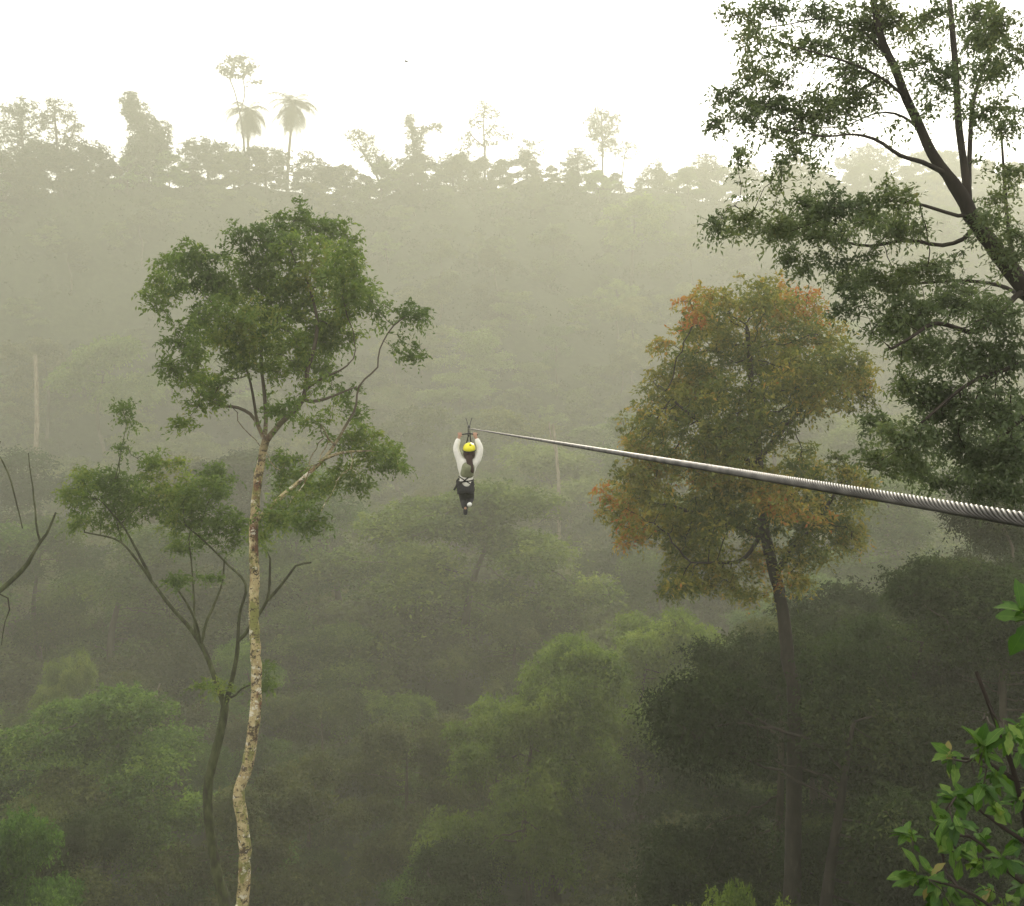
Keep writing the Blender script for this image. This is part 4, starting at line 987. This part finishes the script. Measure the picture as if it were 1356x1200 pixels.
shl, shr = V3(-0.105, 0.0, 0.47), V3(0.235, 0.0, 0.48)
ell, elr = V3(-0.195, 0.0, 0.72), V3(0.298, 0.0, 0.72)
wrl, wrr = V3(-0.128, 0.02, 0.925), V3(0.208, 0.02, 0.925)
hpl, hpr = V3(-0.085, 0.02, -0.04), V3(0.085, 0.02, -0.04)
knl, knr = V3(-0.045, 0.28, -0.31), V3(0.080, 0.29, -0.30)
anl, anr = V3(-0.010, 0.10, -0.47), V3(0.060, 0.03, -0.40)
ftl, ftr = V3(-0.010, 0.14, -0.57), V3(0.085, -0.06, -0.37)
bv = [pel, spine, chest, neck, head, crownp, shl, ell, wrl, shr, elr, wrr, hpl, knl, anl, ftl, hpr, knr, anr, ftr]
be = [(0, 1), (1, 2), (2, 3), (3, 4), (4, 5), (2, 6), (6, 7), (7, 8), (2, 9), (9, 10), (10, 11), (0, 12), (12, 13), (13, 14), (14, 15), (0, 16), (16, 17), (17, 18), (18, 19)]
br = [(0.11, 0.07), (0.085, 0.06), (0.11, 0.07), 0.052, (0.078, 0.09), (0.06, 0.07), 0.056, 0.042, 0.029, 0.056, 0.042, 0.029, 0.070, 0.045, 0.026, 0.026, 0.070, 0.045, 0.026, 0.026]
hand_chain(hl, -1, bv, be, br, 8); hand_chain(hr, 1, bv, be, br, 11)
body = skin('body', bv, be, br, M['skin'], rider)
# face side (turned away from us): nose, ears, eyes, mouth
bm = bmesh.new()
ball(bm, (0.072, 0.125, 0.60), (0.012, 0.018, 0.018), 10, 6)
for sx in (-1, 1): ball(bm, (0.072 + sx * 0.082, 0.03, 0.60), (0.012, 0.022, 0.032), 10, 6)
bm_obj('face', bm, M['skin'], rider)
bm = bmesh.new()
for sx in (-1, 1): ball(bm, (0.072 + sx * 0.032, 0.112, 0.625), (0.013, 0.008, 0.007), 8, 5)
ball(bm, (0.072, 0.112, 0.555), (0.025, 0.008, 0.006), 8, 5)
bm_obj('eyes_and_mouth', bm, M['hair'], rider)
# clothes
skin('white_shirt', [pel + V3(0, 0, -0.06), V3(0.01, 0.01, 0.08), spine, chest, shl, ell, wrl, shr, elr, wrr], [(0, 1), (1, 2), (2, 3), (3, 4), (4, 5), (5, 6), (3, 7), (7, 8), (8, 9)],
     [(0.160, 0.13), (0.150, 0.125), (0.140, 0.11), (0.155, 0.10), 0.080, 0.068, 0.052, 0.080, 0.068, 0.052], M['white_cloth'], rider)
skin('vest', [V3(0.015, 0.015, 0.135), V3(0.03, 0.015, 0.23), chest, V3(0.066, 0, 0.475)], [(0, 1), (1, 2), (2, 3)], [(0.172, 0.145), (0.200, 0.148), (0.262, 0.155), (0.225, 0.118)], M['vest'], rider)
skin('trousers', [pel + V3(0, 0, -0.035), hpl, knl, anl + V3(0, .012, -.03), hpr, knr, anr + V3(-.01, .01, .0)], [(0, 1), (1, 2), (2, 3), (0, 4), (4, 5), (5, 6)], [(0.145, 0.125), 0.090, 0.092, 0.060, 0.090, 0.086, 0.058], M['trousers'], rider)
for nm, a, b, mt in (('dark_shoe', anl, ftl, 'trousers'), ('white_shoe', anr, ftr, 'white_rubber')):
    dv = b - a
    skin(nm, [a + dv * 0.05, a + dv * 0.5, b, b + dv * 0.4], [(0, 1), (1, 2), (2, 3)], [0.046, 0.046, 0.046, 0.034], M[mt], rider)
# hair: cap at the back of the head and a long tail over the right shoulder
bm = bmesh.new(); ball(bm, (0.072, 0.0, 0.615), (0.118, 0.112, 0.125), 20, 14)
bm_obj('hair', bm, M['hair'], rider)
skin('hair_tail', [V3(0.07, -0.085, 0.60), V3(0.080, -0.140, 0.50), V3(0.105, -0.175, 0.40), V3(0.135, -0.175, 0.31), V3(0.150, -0.165, 0.25)], [(0, 1), (1, 2), (2, 3), (3, 4)], [(0.075, 0.04), (0.07, 0.035), (0.06, 0.03), (0.045, 0.025), 0.018], M['hair'], rider)
# helmet shell with rim, vents
bm = bmesh.new(); vs = ball(bm, (0, 0, 0), (0.122, 0.138, 0.118), 28, 18)
bmesh.ops.delete(bm, geom=[v for v in bm.verts if v.co.z < -0.028], context='VERTS')
bmesh.ops.solidify(bm, geom=bm.faces[:], thickness=0.012)
bm.transform(Matrix.Translation((0.074, 0.02, 0.715)) @ Matrix.Rotation(R(12), 4, 'X'))
hel = bm_obj('helmet', bm, M['helmet'], rider)
bm = bmesh.new()
for sx, zz in ((0.022, 0.79), ):
    ball(bm, (0.074 + sx, -0.075, zz), (0.022, 0.012, 0.016), 12, 8)
bm_obj('vent', bm, M['strap'], hel)
tube('rim', [(0.074 + 0.124 * math.cos(a), 0.014 + 0.14 * math.sin(a), 0.688 + 0.026 * math.sin(a)) for a in np.linspace(0, 6.283, 32, endpoint=False)], 0.009, M['strap'], hel, closed=True)
# harness
har = tube('harness', [(0.005 + 0.158 * math.cos(a), 0.008 + 0.126 * math.sin(a), 0.085 + 0.02 * math.cos(a)) for a in np.linspace(0, 6.283, 32, endpoint=False)], 0.016, M['strap'], rider, flat=0.5, closed=True)
tube('strap', [(-0.15, -0.05, 0.0), (-0.09, -0.118, 0.045), (-0.02, -0.130, 0.10), (0.05, -0.128, 0.155), (0.12, -0.11, 0.19)], 0.012, M['strap'], har, flat=0.6)
tube('strap', [(0.15, -0.05, 0.0), (0.09, -0.122, 0.045), (0.0, -0.132, 0.10), (-0.06, -0.125, 0.14), (-0.13, -0.09, 0.18)], 0.012, M['strap'], har, flat=0.6)
for sx in (-1, 1):
    c = V3(sx * 0.080, 0.10, -0.10)
    tube('leg_loop', [c + V3(0.084 * math.cos(a), 0.075 * math.sin(a), 0.085 * math.sin(a) * 1.1) for a in np.linspace(0, 6.283, 24, endpoint=False)], 0.014, M['strap'], har, flat=0.6, closed=True)
tube('gear_loop', [(-0.12, -0.06, 0.14), (-0.165, -0.07, 0.09), (-0.160, -0.08, 0.02), (-0.19, -0.08, -0.04), (-0.225, -0.08, -0.09)], 0.020, M['strap'], har, flat=0.6)
for sx in (-1, 1):
    tube('lanyard', [(0.0 + sx * 0.03, 0.15, 0.10), (0.04 + sx * 0.05, 0.22, 0.45), (0.06 + sx * 0.05, 0.18, 0.80), (0.075 + sx * 0.012, 0.02, 0.985)], 0.011, M['strap'], har)

# ------------------------------------------------------------------ bird
bp = P(538, 82, 75); brd = empty('bird', bp); tag(brd, 'tiny dark bird flying alone in the white sky', 'bird')
skin('body', [V3(-.16, 0, 0), V3(-.06, 0, 0), V3(.05, 0, .01), V3(.12, 0, .02), V3(.17, 0, .02)], [(0, 1), (1, 2), (2, 3), (3, 4)], [0.014, 0.045, 0.05, 0.03, 0.008], M['bird'], brd)
for sy in (-1, 1):
    bm = bmesh.new()
    pr = [(0.05, 0.03, 0.02), (-0.07, 0.03, 0.02), (-0.06, 0.15, 0.08), (-0.10, 0.30, 0.05), (0.02, 0.16, 0.09)]
    top_ = [bm.verts.new((x, sy * y, z)) for x, y, z in pr]; bot = [bm.verts.new((x, sy * y, z - 0.012)) for x, y, z in pr]
    bm.faces.new(top_); bm.faces.new(bot[::-1])
    for i in range(5): j = (i + 1) % 5; bm.faces.new((top_[i], bot[i], bot[j], top_[j]))
    bmesh.ops.recalc_face_normals(bm, faces=bm.faces)
    bm_obj('wing', bm, M['bird'], brd, False)

# ------------------------------------------------------------------ haze
bm = bmesh.new(); bmesh.ops.create_cube(bm, size=1.0)
zlo, zhi = float(Z.min()) - 1.0, 128.0
bm.transform(Matrix.Translation((0, (GY0 + GY1) / 2, (zlo + zhi) / 2)) @ Matrix.Diagonal((2 * GX + 6, GY1 - GY0 + 6, zhi - zlo, 1)))
hm, ht, ho = nodes_of('haze')
pv = ht.nodes.new('ShaderNodeVolumePrincipled'); pv.inputs['Color'].default_value = (0.953, 0.963, 0.82, 1); pv.inputs['Density'].default_value = HAZE_DENSITY
pv.inputs['Anisotropy'].default_value = 0.3
ht.links.new(pv.outputs[0], ho.inputs['Volume'])
tag(bm_obj('haze', bm, hm, None, False), kind='stuff')
